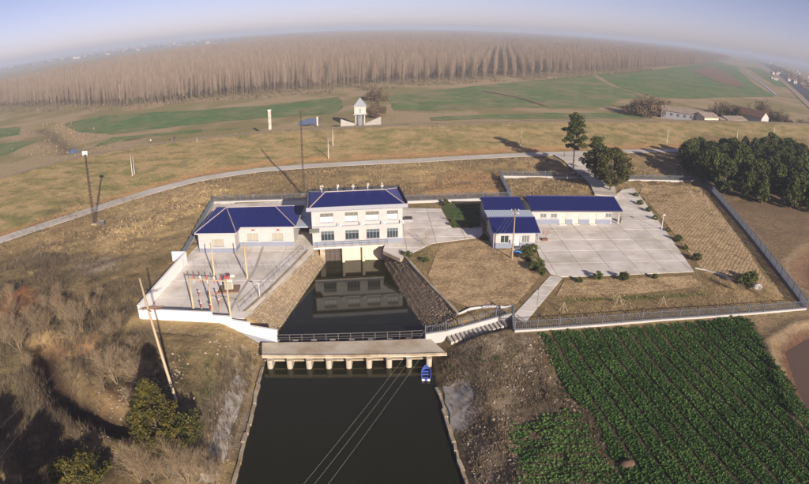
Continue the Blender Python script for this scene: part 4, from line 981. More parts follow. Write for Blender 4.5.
# ------------------------------------------------------------------ gate tower behind the dike
tw_ = P(360.3, 125.5, 0.0); tw = thing('gate_tower', (*tw_, -1), R(4), 'white sluice gate tower with grey pointed roof behind the dike', 'tower'); tw.scale = (.88, .88, .9)
grey_tile = mat('grey_tile', (.26, .27, .31), .8, .1, 1)
for x, y in ((-1.9, -1.5), (1.9, -1.5), (-1.9, 1.5), (1.9, 1.5)): MB().box((x, y, 3.2), (.5, .5, 6.6)).build('pillar', white_wall, tw)
MB().box((0, 0, 6.3), (6.0, 5.0, .4)).build('platform', fascia, tw)
mb = MB(); wall_open(mb, -2.5, 2.5, 6.5, 9.9, [(-.6, .4, 6.8, 8.7)], y0=-2.1); mb.box((-2.38, .1, 8.2), (.24, 4, 3.4)).box((2.38, .1, 8.2), (.24, 4, 3.4)).box((0, 2.1, 8.2), (5, .24, 3.4)).build('wall', mat('weathered_white', (.50, .46, .41), .9, .2, 1.2), tw)
MB().box((-.1, -1.9, 7.75), (1.0, .1, 1.9)).build('door', fascia, tw)
mb = MB(); a8 = [(-2.9, -2.5, 9.9), (2.9, -2.5, 9.9), (2.9, 2.6, 9.9), (-2.9, 2.6, 9.9)]; apx = (0, 0, 13.4); slab_roof(mb, [(a8[i], a8[(i + 1) % 4], apx) for i in range(4)]); mb.build('roof', grey_tile, tw)
MB().box((-.1, -1.0, 3.1), (1.9, .5, 6.3)).build('gate_leaf', mat('grey_gate', (.20, .20, .22), .6, .15, 1), tw)
ws = MB()
for k in range(14): ws.box((-.1, -2.4 - k * .28, 6.0 - k * .42), (1.4, .32, .12))
ws.build('stair_flight', fascia, tw)
for s_, x1 in ((-1, -8.5), (1, 9.0)):
    mb = MB(); mb.add([(s_ * 2.3, -1.0, -1), (x1, -2.0, -1), (x1, -2.0, 5.2 if s_ > 0 else 4.4), (s_ * 2.3, -1.0, 2.2), (s_ * 2.3, -.6, -1), (x1, -1.6, -1), (x1, -1.6, 5.2 if s_ > 0 else 4.4), (s_ * 2.3, -.6, 2.2)], [(0, 1, 2, 3), (7, 6, 5, 4), (0, 4, 5, 1), (1, 5, 6, 2), (2, 6, 7, 3), (3, 7, 4, 0)]); mb.build('wing_wall', mat('wing_concrete', (.36, .335, .32), .9, .12, .5), tw)
# gauge pillar and posts by the pond
gp = P(270.3, 129.5, 3.0); o = thing('gauge_pillar', (*gp, 1.5), 0, 'white gauge pillar with red marks standing on the dike', 'pillar')
MB().box((0, 0, 4.1), (.95, .8, 8.4)).build('shaft', mat('weathered_white', (.50, .46, .41), .9, .2, 1.2), o)
for z in (3.6, 5.6, 7.4): MB().box((.1, -.42, z), (.22, .06, .7)).build('mark', mat('rust_mark', (.35, .16, .11), .8, .2, 3), o)
MB().box((0, 0, 8.5), (1.25, 1.1, .4)).build('cap', white_paint, o)
gp = P(317.5, 124.5, 0); o = thing('marker_post', (*gp, -.5), 0, 'short white post beside the blue pond behind the dike', 'post'); MB().box((0, 0, 1.8), (.5, .5, 3.4)).build('shaft', white_paint, o); MB().box((0, 0, 3.6), (.65, .65, .2)).build('cap', white_paint, o)

# ------------------------------------------------------------------ farm behind the dike
def gable(name, label, cat, a, b, depth, h, rise, wm, rm, wins=0, dz=-1.0):
    a, b = np.array(a), np.array(b); W_ = np.linalg.norm(b - a); rz_ = math.atan2(*(b - a)[::-1]); o = thing(name, (*a, dz), rz_, label, cat, 'farm buildings beyond the dike')
    ops = [(W_ * (k + .3) / wins, W_ * (k + .7) / wins, h * .4, h * .75) for k in range(wins)]
    mb = MB(); wall_open(mb, 0, W_, 0, h, ops); mb.box((.12, depth / 2 + .12, h / 2), (.24, depth - .5, h)).box((W_ - .12, depth / 2 + .12, h / 2), (.24, depth - .5, h)).box((W_ / 2, depth - .12, h / 2), (W_, .24, h))
    for x in (.12, W_ - .12): mb.add([(x + s_ * .12, y, z) for s_ in (-1, 1) for y, z in ((0, h), (depth, h), (depth / 2, h + rise - .15))], [(0, 2, 1), (3, 4, 5), (0, 1, 4, 3), (1, 2, 5, 4), (2, 0, 3, 5)])
    mb.build('wall', wm, o)
    for w in ops:
        w_ = MB().box(((w[0] + w[1]) / 2, .1, (w[2] + w[3]) / 2), (w[1] - w[0], .06, w[3] - w[2])).build('window', wood_dark, o)
        MB().box(((w[0] + w[1]) / 2, .04, (w[2] + w[3]) / 2), (.1, .05, w[3] - w[2])).build('mullion', wm, w_)
    rf = MB(); q1 = [(-.5, -.6, h - .05), (W_ + .5, -.6, h - .05), (W_ + .5, depth / 2, h + rise), (-.5, depth / 2, h + rise)]; q2 = [(-.5, depth / 2, h + rise), (W_ + .5, depth / 2, h + rise), (W_ + .5, depth + .6, h - .05), (-.5, depth + .6, h - .05)]
    slab_roof(rf, [q1, q2]); ribs(rf, q1, int(W_ / 1.0)); rf.build('roof', rm, o); return o
tile = mat('brown_tile', (.15, .085, .065), .9, .25, .6, .05, 2); old_tile = mat('grey_old_tile', (.27, .22, .18), .9, .25, .6, .05, 2); shed_w = mat('shed_wall', (.24, .25, .29), .85, .15, .6)
q = lambda px, py: P(px, py, -1)
gable('farm_shed', 'long grey farm shed with open bays and old tiled roof', 'shed', q(661, 117.5), q(707, 124.5), 9, 4.2, 1.8, shed_w, old_tile, 7)
gable('farm_shed', 'cream gabled farm shed at the end of the long shed', 'shed', q(704, 125), q(718, 125.2), 9, 4.0, 1.8, cream, old_tile, 0)
gable('farm_shed', 'low cream farm shed standing alone beside the house', 'shed', q(727, 126), q(746, 126), 8, 3.4, 1.4, cream, old_tile, 0)
fh = q(768, 126); gable('farmhouse', 'farmhouse with long brown roof and white gable end', 'house', fh, (fh[0] - 10, fh[1] + 20), 9, 4.6, 3.4, white_wall, tile, 3)
gable('farm_shed', 'small grey lean shed between the cream sheds', 'shed', q(720, 125.5), q(724, 125.5), 5, 3.2, .8, shed_w, old_tile, 0)

# ------------------------------------------------------------------ vegetation generators
def branchy(seed, h, nlimb, spread, levels=3, r0=.09, sides=4, droop=0.0, multi=1):
    rd = random.Random(seed); mb = MB()
    def grow(p, d, L, r, lev):
        n = 3; pts = [p]
        for k in range(n):
            d = d + np.array((rd.gauss(0, .13), rd.gauss(0, .13), rd.gauss(.05, .08) - droop)); d /= np.linalg.norm(d); p = p + d * L / n; pts.append(p)
        mb.tube(pts, [r, r * .8, r * .62, r * .42], sides if lev > 1 else 3, cap=False)
        if lev <= 0: return
        for k in range(nlimb if lev < levels else nlimb + 1):
            t = rd.uniform(.35, 1.0); i = min(int(t * n), n - 1); q = pts[i] + (pts[i + 1] - pts[i]) * (t * n - i)
            a = rd.uniform(0, 6.28); e = np.array((math.cos(a), math.sin(a), 0)) * rd.uniform(.5, 1.0) * spread + d * rd.uniform(.6, 1.1); e /= np.linalg.norm(e)
            grow(q, e, L * rd.uniform(.45, .72), r * .5, lev - 1)
    for _ in range(multi):
        a = rd.uniform(0, 6.28); sp = .55 if multi > 1 else .05
        grow(np.array((math.cos(a) * .12 * (multi > 1), math.sin(a) * .12 * (multi > 1), -.1)), np.array((math.cos(a) * sp * rd.uniform(.3, 1), math.sin(a) * sp * rd.uniform(.3, 1), 1.0)), h * rd.uniform(.5, .62), r0, levels)
    return mb
def leaves(clumps, per, size, seed, flat=.0, squash=1.0):
    """clumps: list of (center, radius, tint) -> quad cards"""
    r = np.random.default_rng(seed); Vs, Ts = [], []
    for c, rad, ti in clumps:
        n = per; d = r.normal(size=(n, 3)); d /= np.linalg.norm(d, axis=1)[:, None]; p = np.array(c) + d * (rad * r.random((n, 1)) ** .45) * np.array((1, 1, squash))
        nrm = d * .6 + r.normal(size=(n, 3)) * .8; nrm[:, 2] += .35; nrm /= np.linalg.norm(nrm, axis=1)[:, None]
        a = np.cross(nrm, r.normal(size=(n, 3))); a /= np.linalg.norm(a, axis=1)[:, None]; b = np.cross(nrm, a); s = size * r.uniform(.6, 1.3, (n, 1))
        Vs.append(np.stack([p - a * s, p + b * s * .6, p + a * s, p - b * s * .6], 1).reshape(-1, 3)); Ts.append(np.repeat(np.clip(ti + r.normal(0, .15, n), 0, 1), 4))
    V_ = np.concatenate(Vs); return V_, np.arange(len(V_)).reshape(-1, 4), np.concatenate(Ts)
pine_leaf = leafmat('pine_needles', (.034, .052, .018), (.115, .13, .038), .2)
broad_leaf = leafmat('broad_leaves', (.035, .043, .014), (.115, .11, .035), .2)
yellow_leaf = leafmat('yellow_green_leaves', (.045, .050, .014), (.17, .14, .035), .2)
bush_leaf = leafmat('bush_leaves', (.04, .06, .018), (.11, .13, .04), .2)
rust_leaf = leafmat('dry_brush', (.085, .062, .042), (.17, .12, .075), .1)

def leaf_tree(name, label, cat, seed, h, crown_r, n_cl, per, size, lm, loc=(0, 0, 0), trunk_h=None, shape='cone', group=None, trunk_r=.16, squash=.75, bm_=None, cr=(.24, .40)):
    rd = random.Random(seed); o = thing(name, loc, 0, label, cat, group); th = trunk_h if trunk_h is not None else h * .3
    tm = MB(); tm.tube([(0, 0, -.4), (rd.uniform(-.15, .15), rd.uniform(-.15, .15), h * .5), (rd.uniform(-.2, .2), rd.uniform(-.2, .2), h * .93)], [trunk_r, trunk_r * .65, trunk_r * .15], 7)
    cl = []
    for k in range(n_cl):
        t = (k + rd.random()) / n_cl
        if shape == 'cone': z = th + (h - th) * t; rr = crown_r * (1 - t) ** .7 * min(1, .45 + t * 4)
        elif shape == 'round': z = th + (h - th) * t; rr = crown_r * math.sqrt(max(.02, 1 - (2 * t - 1) ** 2))
        elif shape == 'tier': z = th + (h - th) * (t * .7 + .3 * round(t * 4) / 4) + rd.uniform(-.5, .5); rr = crown_r * (1.1 - .75 * t ** 2) * rd.uniform(.35, 1.0)
        a = rd.uniform(0, 6.28); q = rr * math.sqrt(rd.uniform(.15, 1)); c = (q * math.cos(a), q * math.sin(a), z)
        cl.append((c, crown_r * rd.uniform(*cr), rd.random())); 
        if k % 3 == 0: tm.tube([(0, 0, max(z - q * .5, th * .6)), (c[0] * .6, c[1] * .6, z - q * .12), c], [trunk_r * .35, trunk_r * .2, .02], 4, cap=False)
    tm.build('trunk', bm_ or bark, o)
    link('crown', mesh_np('crown', *leaves(cl, per, size, seed, squash=squash)[:2], lm, tint=leaves(cl, per, size, seed, squash=squash)[2]), o)
    return o
# pine grove on the right
protos = [leaf_tree('pine_tree', 'dense dark green young pine in the grove beyond the right fence', 'tree', 40 + k, 7.6, 2.9, 120, 34, .28, pine_leaf, trunk_h=.9, shape=('round', 'cone', 'round')[k], group='pine grove beyond the right fence', trunk_r=.14, cr=(.12, .25)) for k in range(3)]
gpoly = [G(683, 170)[:2], G(690, 188)[:2], G(716, 196)[:2], G(745, 203)[:2], G(775, 207)[:2], G(820, 217)[:2], (150, 150), (150, 205), G(760, 157)[:2], G(690, 155)[:2]]
spots = []; tries = 0; rd = random.Random(11)
while len(spots) < 92 and tries < 20000:
    tries += 1; x, y = rd.uniform(70, 150), rd.uniform(118, 205)
    if polysd(np.array([x]), np.array([y]), gpoly)[0] > -.8 or abs(y - np.interp(x, _rx, _ry)) < 6: continue
    if all((x - a) ** 2 + (y - b) ** 2 > 3.5 ** 2 for a, b in spots): spots.append((x, y))
for k, (x, y) in enumerate(spots):
    s_ = rd.uniform(.85, 1.2); loc = (x, y, gz1(x, y)); p_ = protos[k % 3]
    if k < 3: p_.location = loc; p_.rotation_euler.z = rd.uniform(0, 6); p_.scale = (s_, s_, s_)
    else: dup(p_, loc, rd.uniform(0, 6), (s_ * rd.uniform(.9, 1.1), s_, s_))
# trees at the entrance
leaf_tree('pine_tree', 'tall slender pine with tiered crown beside the entrance drive', 'tree', 3, 15.5, 4.2, 90, 62, .28, pine_leaf, G(573, 171), 6.8, 'tier', trunk_r=.22, squash=.55, bm_=grey_bark, cr=(.14, .28))
leaf_tree('pine_tree', 'mid sized pine leaning over the parked white car', 'tree', 4, 11.0, 4.2, 90, 60, .28, pine_leaf, G(594, 181), 3.5, 'tier', trunk_r=.2, squash=.6, bm_=grey_bark, cr=(.15, .30))
leaf_tree('broadleaf_tree', 'big leafy evergreen tree behind the long outbuilding', 'tree', 6, 10.5, 5.4, 150, 70, .28, broad_leaf, (*P(610, 191.5, 0), 0), 2.4, 'round', trunk_r=.32, cr=(.12, .26))
# evergreen shrubs in the foreground
leaf_tree('evergreen_shrub', 'yellow green conical evergreen growing at the foot of the leaning pole', 'shrub', 8, 7.6, 3.9, 230, 52, .16, yellow_leaf, G(162, 447), .3, 'cone', trunk_r=.14, cr=(.09, .20))
leaf_tree('evergreen_shrub', 'small dark evergreen right beside the yellow green conical one', 'shrub', 9, 3.2, 2.0, 40, 90, .16, broad_leaf, G(186, 440), .2, 'round', trunk_r=.1)
for k, (px, py, s_) in enumerate([(94, 481, 1.0), (70, 486, .8)]): leaf_tree('evergreen_shrub', ['yellow green shrub in the shaded foreground scrub', 'smaller yellow green shrub beside another in the shaded foreground'][k], 'shrub', 21 + k, 3.0 * s_, 2.0, 34, 90, .16, yellow_leaf, G(px, py), .2, 'round', trunk_r=.1)
# clipped bushes round the courtyards
bush0 = None
for k, (px, py, s_, lab) in enumerate([(526, 254, .8, 'round'), (533, 252, .8, 'round'), (528, 261, .85, 'round'), (533, 271, .8, 'x'), (538, 268, .9, 'x'), (541, 275, .7, 'x'),
        (597, 280, .75, 'b'), (624, 281, .8, 'b'), (579, 283, .5, 'b'), (655, 279, .5, 'b'), (640, 205, .7, 'r'), (648, 212, .65, 'r'), (678, 242, .75, 'r'), (685, 250, .55, 'r'), (697, 261, .8, 'r'), (635, 198, .7, 'r'), (655, 220, .6, 'r'), (668, 232, .5, 'r'), (745, 287, 1.3, 'w'), (752, 283, 1.1, 'w'), (408, 258, .6, 'l'), (425, 262, .5, 'l'), (484, 240, .6, 'h'), (470, 228, .6, 'g'), (452, 226, .5, 'g'), (445, 206, .8, 'g')]):
    lab = {'round': 'low round bush by the front corner of the small house', 'x': 'leafy bush where the courtyard narrows into the pathway', 'b': 'low bush along the near edge of the right courtyard', 'r': 'small bush between the right courtyard and the furrowed plot', 'w': 'shaggy bush by the white well cover', 'l': 'low bush on the lawn corner by the pool', 'h': 'low bush against the side wall of the small house', 'g': 'small shrub at the edge of the green bed'}[lab]
    if bush0 is None: bush0 = leaf_tree('bush', lab, 'bush', 31, 1.7, 1.15, 26, 60, .13, bush_leaf, G(px, py), .1, 'round', group='low bushes round the courtyards', trunk_r=.05); bush0.scale = (s_,) * 3
    else: dup(bush0, G(px, py), random.uniform(0, 6), s_ * 1.0, lab)
# bare shrubs and small trees in the scrub
bare_m = mat('bare_twigs', (.26, .195, .125), .9, .2, 3)
bare = []
for k in range(3):
    o = thing('bare_shrub', (0, 0, 0), 0, 'bare leafless shrub in the scrub left of the switch yard', 'shrub', 'bare shrubs in the left scrub')
    mb = branchy(60 + k, 5.0, 6, .8, 3, .042, 4, multi=6); mb.build('stems', bare_m, o); bare.append(o)
sh = [(118, 384, 1.15), (142, 388, .95), (82, 333, 1.05), (40, 342, .9), (20, 352, .9), (95, 316, .8), (60, 320, .85), (30, 330, .8), (105, 372, .7), (8, 336, .8), (150, 478, .9), (180, 474, .85), (130, 470, .6), (205, 482, .6), (120, 330, .55), (60, 300, .6), (135, 350, .5), (30, 370, .5), (15, 318, .7), (128, 405, .5)] + [(5, 345, .9), (50, 335, .8), (70, 325, .9), (22, 338, .85), (48, 312, .6), (110, 340, .6), (100, 300, .5), (75, 345, .7), (128, 375, .8), (105, 392, .5), (12, 302, .6), (35, 322, .7), (165, 462, .6), (200, 470, .5), (222, 476, .5), (155, 486, .8), (190, 488, .8), (170, 482, .7), (215, 490, .7), (140, 484, .6)]
for k, (px, py, s_) in enumerate(sh):
    g = G(px, py)
    if k < 3: bare[k].location = g; bare[k].scale = (s_,) * 3; bare[k].rotation_euler.z = k
    else: dup(bare[k % 3], g, random.uniform(0, 6), s_)
bt = thing('bare_shrub', G(425, 246), 0, 'small bare tree on the paving right of the pump house', 'shrub'); branchy(71, 3.2, 5, .8, 2, .05, 3, multi=2).build('stems', bare_m, bt)
bt = thing('potted_tree', (*P(544.5, 240, YZ), YZ), 0, 'bare reddish shrub in a square planter on the courtyard', 'potted plant'); branchy(72, 2.6, 5, .8, 2, .04, 3, multi=3).build('stems', mat('red_twigs', (.26, .12, .09), .9, .2, 3), bt); MB().box((0, 0, .15), (1.1, .9, .3)).build('planter', mat('planter_brown', (.16, .09, .06), .9, .2, 3), bt)
for px, py in ((739, 294), (728, 289), (760, 295)): dup(bare[1], G(px, py), px, .38, 'low bare brush around the white well cover')
# brush by the farm and behind the tower
brush = None
for k, (px, py, s_, c) in enumerate([(640, 116, 1.5, 0), (650, 117, 1.7, 0), (633, 114, 1.2, 0), (658, 115, 1.5, 0), (645, 112, 1.3, 0), (770, 122, 1.2, 1), (778, 124, 1.4, 1), (762, 113, 1.5, 1), (786, 125, 1.0, 1), (715, 117, 1.2, 1), (731, 116, 1.1, 1), (800, 128, .9, 1), (722, 114, 1.3, 1), (372, 100, 1.0, 2), (379, 101, 1.1, 2), (377, 113, .9, 2), (374, 118, .9, 2)]):
    lab = ['bare grey brown thicket tree beside the long farm shed', 'bare thicket tree around the farmhouse', 'dark thicket bush behind the gate tower'][c]; x, y = P(px, py, -1)
    if brush is None:
        brush = thing('thicket_tree', (x, y, -1), 0, lab, 'tree', 'thickets beyond the dike'); rdx = random.Random(5); mb = branchy(80, 6.5, 5, .75, 2, .09, 3, multi=4); mb.build('trunk', bark, brush)
        cl = [((rdx.gauss(0, 1.9), rdx.gauss(0, 1.9), 2.4 + rdx.gauss(0, 1.2)), 1.5, rdx.random()) for _ in range(40)]; v_, f_, t_ = leaves(cl, 45, .28, 5); link('crown', mesh_np('crown', v_, f_, rust_leaf, tint=t_), brush); brush.scale = (s_,) * 3
    else: dup(brush, (x, y, -1), random.uniform(0, 6), s_, lab)
leaf_tree('evergreen_shrub', 'dark green tree growing beside the brown farmhouse roof', 'tree', 15, 7, 3.6, 40, 60, .4, broad_leaf, (*P(736, 121, -1), -1), .5, 'round')
leaf_tree('evergreen_shrub', 'dark green low tree behind the cream farm shed', 'tree', 16, 5.5, 4, 40, 60, .4, broad_leaf, (*P(722, 118, -1), -1), .4, 'round')

# trees standing behind the camera that shade the near scrub
for k, (x, y, h_) in enumerate([(-30, 22, 9.5), (-37, 24, 9)]):
    leaf_tree('broadleaf_tree', ['tall evergreen tree shading the near scrub', 'second evergreen tree shading the near scrub', 'evergreen tree by the canal shading the near scrub'][k], 'tree', 90 + k, h_, 3.6, 50, 60, .35, broad_leaf, (x, y, gz1(x, y)), 2, 'round', trunk_r=.25)

# ------------------------------------------------------------------ poplar plantation
def poplar(seed):
    rd = random.Random(seed); tr_, cr = MB(), MB(); h = 21.0
    bx_, by_ = rd.uniform(-.4, .4), rd.uniform(-.4, .4)
    ax = lambda z: np.array((bx_ * (z / h) ** 2, by_ * (z / h) ** 2, z))
    tr_.tube([ax(-.5), ax(h * .35), ax(h * .7), ax(h)], [.20, .16, .09, .02], 5, cap=False)
    for k in range(58):
        z = h * (.30 + .66 * (k / 58)) ; a = k * 2.4 + rd.uniform(-.4, .4); L = (3.6 * (1 - (z / h - .26) * .95) + .5) * rd.uniform(.7, 1.15)
        d = np.array((math.cos(a), math.sin(a), rd.uniform(1.1, 1.9))); d /= np.linalg.norm(d); p = ax(z); q = p + d * L * .55; e = q + (d * .6 + np.array((0, 0, .6))) * L * .5
        cr.tube([p, q, e], [.055, .035, .012], 3, cap=False)
        for m_ in range(6):
            t = rd.uniform(.3, 1); s_ = p + (q - p) * t; a2 = rd.uniform(0, 6.28); dd_ = np.array((math.cos(a2), math.sin(a2), rd.uniform(.7, 1.8))); dd_ /= np.linalg.norm(dd_)
            f_ = s_ + dd_ * L * rd.uniform(.3, .55); w = np.cross(dd_, (rd.random(), rd.random(), .1)); w = w / np.linalg.norm(w) * .035
            cr.add([s_ - w, s_ + w, f_], [(0, 1, 2)])
    return tr_, cr
pop_bark = mat('poplar_bark', (.15, .12, .095), .9, .2, .5, obj_rand=.12)
pop_twig = mat('poplar_twigs', (.255, .198, .155), .9, .2, .3, obj_rand=.15)
pm_ = []
for k in range(4):
    a, b = poplar(200 + k); pm_.append((a.mesh('trunk', pop_bark), b.mesh('crown', pop_twig)))
FZ = -1.0
near = PL([(-70, 118), (0, 109), (130, 108.5), (165, 106), (200, 101), (300, 92.5), (350, 88.5), (400, 85), (450, 82), (560, 76), (640, 70), (700, 65.5), (716, 62.5)], FZ)
farl = [P(270, 38, 15), P(130, 55, 15), P(0, 80, 15), (-1300, 620), (-800, 420)]
forest = near + [(1500, 2500), (2900, 5600), (-700, 6000), (-900, 3000)] + farl
rowdir = np.array(P(690, 46.5, 20)); rowdir = np.array((math.sin(R(9)), math.cos(R(9)))); rown = np.array((rowdir[1], -rowdir[0]))
def grid_pts(sa, sb, dmin, dmax, jit, seed):
    r = np.random.default_rng(seed); A = np.arange(-200, 6800, sa); B = np.arange(-4200, 3600, sb); aa, bb = np.meshgrid(A, B)
    x = (aa * rowdir[0] + bb * rown[0]).ravel(); y = (aa * rowdir[1] + bb * rown[1]).ravel(); x = x + r.normal(0, jit, x.size); y = y + r.normal(0, jit * .6, y.size)
    dist = np.hypot(x, y); ang = np.degrees(np.arctan2(x, y)); k = (np.abs(ang) < 44) & (y > 250) & (dist > dmin) & (dist < dmax); x, y = x[k], y[k]
    sdv = polysd(x, y, forest); k = sdv < 0; return x[k], y[k], sdv[k]
# front rows: the 300 trees that show largest stand singly, the rest is one mass
fx, fy, fs = grid_pts(2.6, 7.8, 200, 1500, .62, 1)
order = np.argsort(np.hypot(fx, fy) + np.where(-linesd(fx, fy, near) < -9, 200, 0)); keep = order[:300]; rest = order[300:]
rest = rest[np.hypot(fx, fy)[rest] < 950]
rd = random.Random(77)
for n_, i in enumerate(keep):
    x, y = float(fx[i]), float(fy[i]); s_ = rd.uniform(.74, 1.18) * .78; o = thing('poplar_tree', (x, y, FZ - .1), rd.uniform(0, 6.28), 'tall bare poplar at the front edge of the plantation', 'tree', 'poplars at the plantation edge'); o.scale = (s_ * .9, s_ * .9, s_ * rd.uniform(.9, 1.05))
    t_, c_ = pm_[n_ % 4]; link('trunk', t_, o); link('crown', c_, o)
X_, Y_, S_ = [fx[rest]], [fy[rest]], [np.ones(len(rest))]
for sa, sb, d0_, d1_, sw, sd2 in ((4.5, 8.0, 950, 1700, 1.3, 2), (10, 12, 1700, 3000, 1.9, 3), (24, 26, 3000, 6000, 3.6, 4)):
    x, y, _ = grid_pts(sa, sb, d0_, d1_, sa * .24, sd2); X_.append(x); Y_.append(y); S_.append(np.full(len(x), sw))
X_, Y_, S_ = map(np.concatenate, (X_, Y_, S_))
print('forest instances', len(X_))
pcol = bpy.data.collections.new('poplar_prototypes')
for k, (t_, c_) in enumerate(pm_):
    bm = bmesh.new(); bm.from_mesh(t_); nf = len(bm.faces); bm.from_mesh(c_); me = bpy.data.meshes.new('poplar'); 
    bm.faces.ensure_lookup_table()
    for f in bm.faces[nf:]: f.material_index = 1
    bm.to_mesh(me); bm.free(); me.materials.append(pop_bark); me.materials.append(pop_twig); pcol.objects.link(bpy.data.objects.new('poplar', me))
me = bpy.data.meshes.new('poplar_wood'); r_ = np.random.default_rng(5)
me.vertices.add(len(X_)); me.vertices.foreach_set('co', np.stack([X_, Y_, np.full(len(X_), FZ - .1)], 1).astype(np.float32).ravel())
hz_ = r_.uniform(.76, 1.2, len(X_)) * (1 + .10 * (fbm(X_ / 90, Y_ / 90, 2) - .5) * 2)
for nm, ty, dat in (('sca', 'FLOAT_VECTOR', np.stack([S_ * hz_ * .68, S_ * hz_ * .68, hz_ * .78], 1).ravel()), ('rot', 'FLOAT', r_.uniform(0, 6.28, len(X_)))):
    at = me.attributes.new(nm, ty, 'POINT'); at.data.foreach_set('vector' if ty == 'FLOAT_VECTOR' else 'value', dat.astype(np.float32))
wood = link('poplar_wood', me); tag(wood, 'vast plantation of bare poplars stretching to the horizon', 'forest', kind='stuff')
ng = bpy.data.node_groups.new('plantation', 'GeometryNodeTree'); ng.interface.new_socket('Geometry', in_out='INPUT', socket_type='NodeSocketGeometry'); ng.interface.new_socket('Geometry', in_out='OUTPUT', socket_type='NodeSocketGeometry')
N = ng.nodes; L = ng.links; gi, go = N.new('NodeGroupInput'), N.new('NodeGroupOutput'); ip = N.new('GeometryNodeInstanceOnPoints'); ci = N.new('GeometryNodeCollectionInfo'); ci.inputs['Collection'].default_value = pcol; ci.inputs['Separate Children'].default_value = True; ci.inputs['Reset Children'].default_value = True
ip.inputs['Pick Instance'].default_value = True
rv = N.new('FunctionNodeRandomValue'); rv.data_type = 'INT'; rv.inputs['Min'].default_value = 0; rv.inputs['Max'].default_value = 3
na = N.new('GeometryNodeInputNamedAttribute'); na.data_type = 'FLOAT_VECTOR'; na.inputs[0].default_value = 'sca'; nb = N.new('GeometryNodeInputNamedAttribute'); nb.data_type = 'FLOAT'; nb.inputs[0].default_value = 'rot'
cx_ = N.new('ShaderNodeCombineXYZ'); L.new(nb.outputs[0], cx_.inputs[2]); er = N.new('FunctionNodeEulerToRotation'); L.new(cx_.outputs[0], er.inputs[0])
L.new(gi.outputs[0], ip.inputs['Points']); L.new(ci.outputs[0], ip.inputs['Instance']); L.new([s for s in rv.outputs if s.type == 'INT'][0], ip.inputs['Instance Index']); L.new(er.outputs[0], ip.inputs['Rotation']); L.new(na.outputs[0], ip.inputs['Scale']); L.new(ip.outputs[0], go.inputs[0])
wood.modifiers.new('plantation', 'NODES').node_group = ng

# ------------------------------------------------------------------ the green crop in front of the fence, leafy plant by leafy plant
def crop(name, polypx, label, rowang, rowsp, psp, gaps, seed, z=-.55):
    r = np.random.default_rng(seed); poly = GL(polypx); xs, ys = [p[0] for p in poly], [p[1] for p in poly]
    ca, sa = math.cos(rowang), math.sin(rowang); A = np.arange(-90, 90, psp); B = np.arange(-90, 90, rowsp); aa, bb = np.meshgrid(A, B); x0, y0 = np.mean(xs), np.mean(ys)
    a = aa.ravel() + r.normal(0, psp * .3, aa.size); b = bb.ravel() + r.normal(0, .07, aa.size)
    idx = np.round((bb.ravel() + 90) / rowsp).astype(int)
    if gaps > 5:                                # beds with a wider furrow between them
        per_ = gaps * rowsp; ph_ = (b + 90 + rowsp * .0) % per_; b = b + (ph_ - per_ * .5) * -.11
    x, y = x0 + ca * a - sa * b, y0 + sa * a + ca * b
    k = (polysd(x, y, poly) + r.normal(0, .25, x.size) < 0); pass
    k &= (idx % gaps > 0) | (r.random(x.size) < .05); k &= fbm(x / 4 + 3, y / 4, 3) > .18
    x, y = x[k], y[k]; n = len(x); zz = gz(x, y); nl = 7
    s = (.10 + .13 * fbm(x / 5, y / 5, 3)) * r.uniform(.75, 1.25, n) * 1.1; tint_p = np.clip(fbm(x / 3, y / 3, 3) + r.normal(0, .12, n), 0, 1)
    Vs, Ts = [], []
    for q in range(nl):
        th = r.uniform(0, 6.28, n); up = r.uniform(.25, 1.1, n); d = np.stack([np.cos(th), np.sin(th), up], 1); d /= np.linalg.norm(d, axis=1)[:, None]; w = np.stack([-np.sin(th), np.cos(th), np.zeros(n)], 1)
        c = np.stack([x, y, zz + .05], 1); L_ = (s * r.uniform(.8, 1.5, n))[:, None]; tip = c + d * L_ * 1.5; tip[:, 2] -= .25 * L_[:, 0]; mid = c + d * L_ * .85
        Vs.append(np.stack([c, mid - w * L_ * .42, tip, mid + w * L_ * .42], 1)); Ts.append(np.repeat(np.clip(tint_p + r.normal(0, .2, n), 0, 1)[:, None], 4, 1))
    V_ = np.concatenate(Vs).reshape(-1, 3); T_ = np.concatenate(Ts).ravel(); print(name, n, 'plants')
    o = link(name, mesh_np(name, V_, np.arange(len(V_)).reshape(-1, 4), crop_leaf, tint=T_)); return tag(o, label, 'crop', kind='stuff')
crop_leaf = leafmat('crop_leaves', (.032, .076, .019), (.105, .19, .05), .2)
ang_rows = math.atan2(*(np.array(G(690, 440)[:2]) - np.array(G(607, 335)[:2]))[::-1])
big = [(540, 335), (600, 331), (742, 318), (752, 326), (772, 362), (790, 385), (809, 415), (840, 500), (700, 520), (622, 496), (600, 430), (590, 410), (568, 400), (556, 370)]
crop('crop_field', big, 'large field of green leafy crop in rows beside the fence', ang_rows, .32, .22, 7, 1)
crop('crop_field', [(571, 410), (508, 430), (520, 470), (526, 500), (628, 505), (596, 450), (585, 420)], 'small separate plot of green leafy crop by the rubble bank', ang_rows + R(75), .36, .26, 4, 2)
crop('crop_bed', [(443, 206), (479, 205), (479, 226), (454, 227), (447, 216)], 'dark green vegetables in the bed behind the paving', R(4), .8, .4, 5, 3)
gv = G(627, 466); o = thing('grave_mound', gv, 0, 'small brown earth mound among the crop rows', 'mound'); mb = MB(); rr3 = random.Random(3)
rings = [[(.95 * c * math.cos(a) * rr3.uniform(.9, 1.1), .7 * c * math.sin(a) * rr3.uniform(.9, 1.1), z) for a in np.linspace(0, 6.28, 13)[:-1]] for c, z in ((1, -.2), (.85, .25), (.5, .5), (.1, .58))]
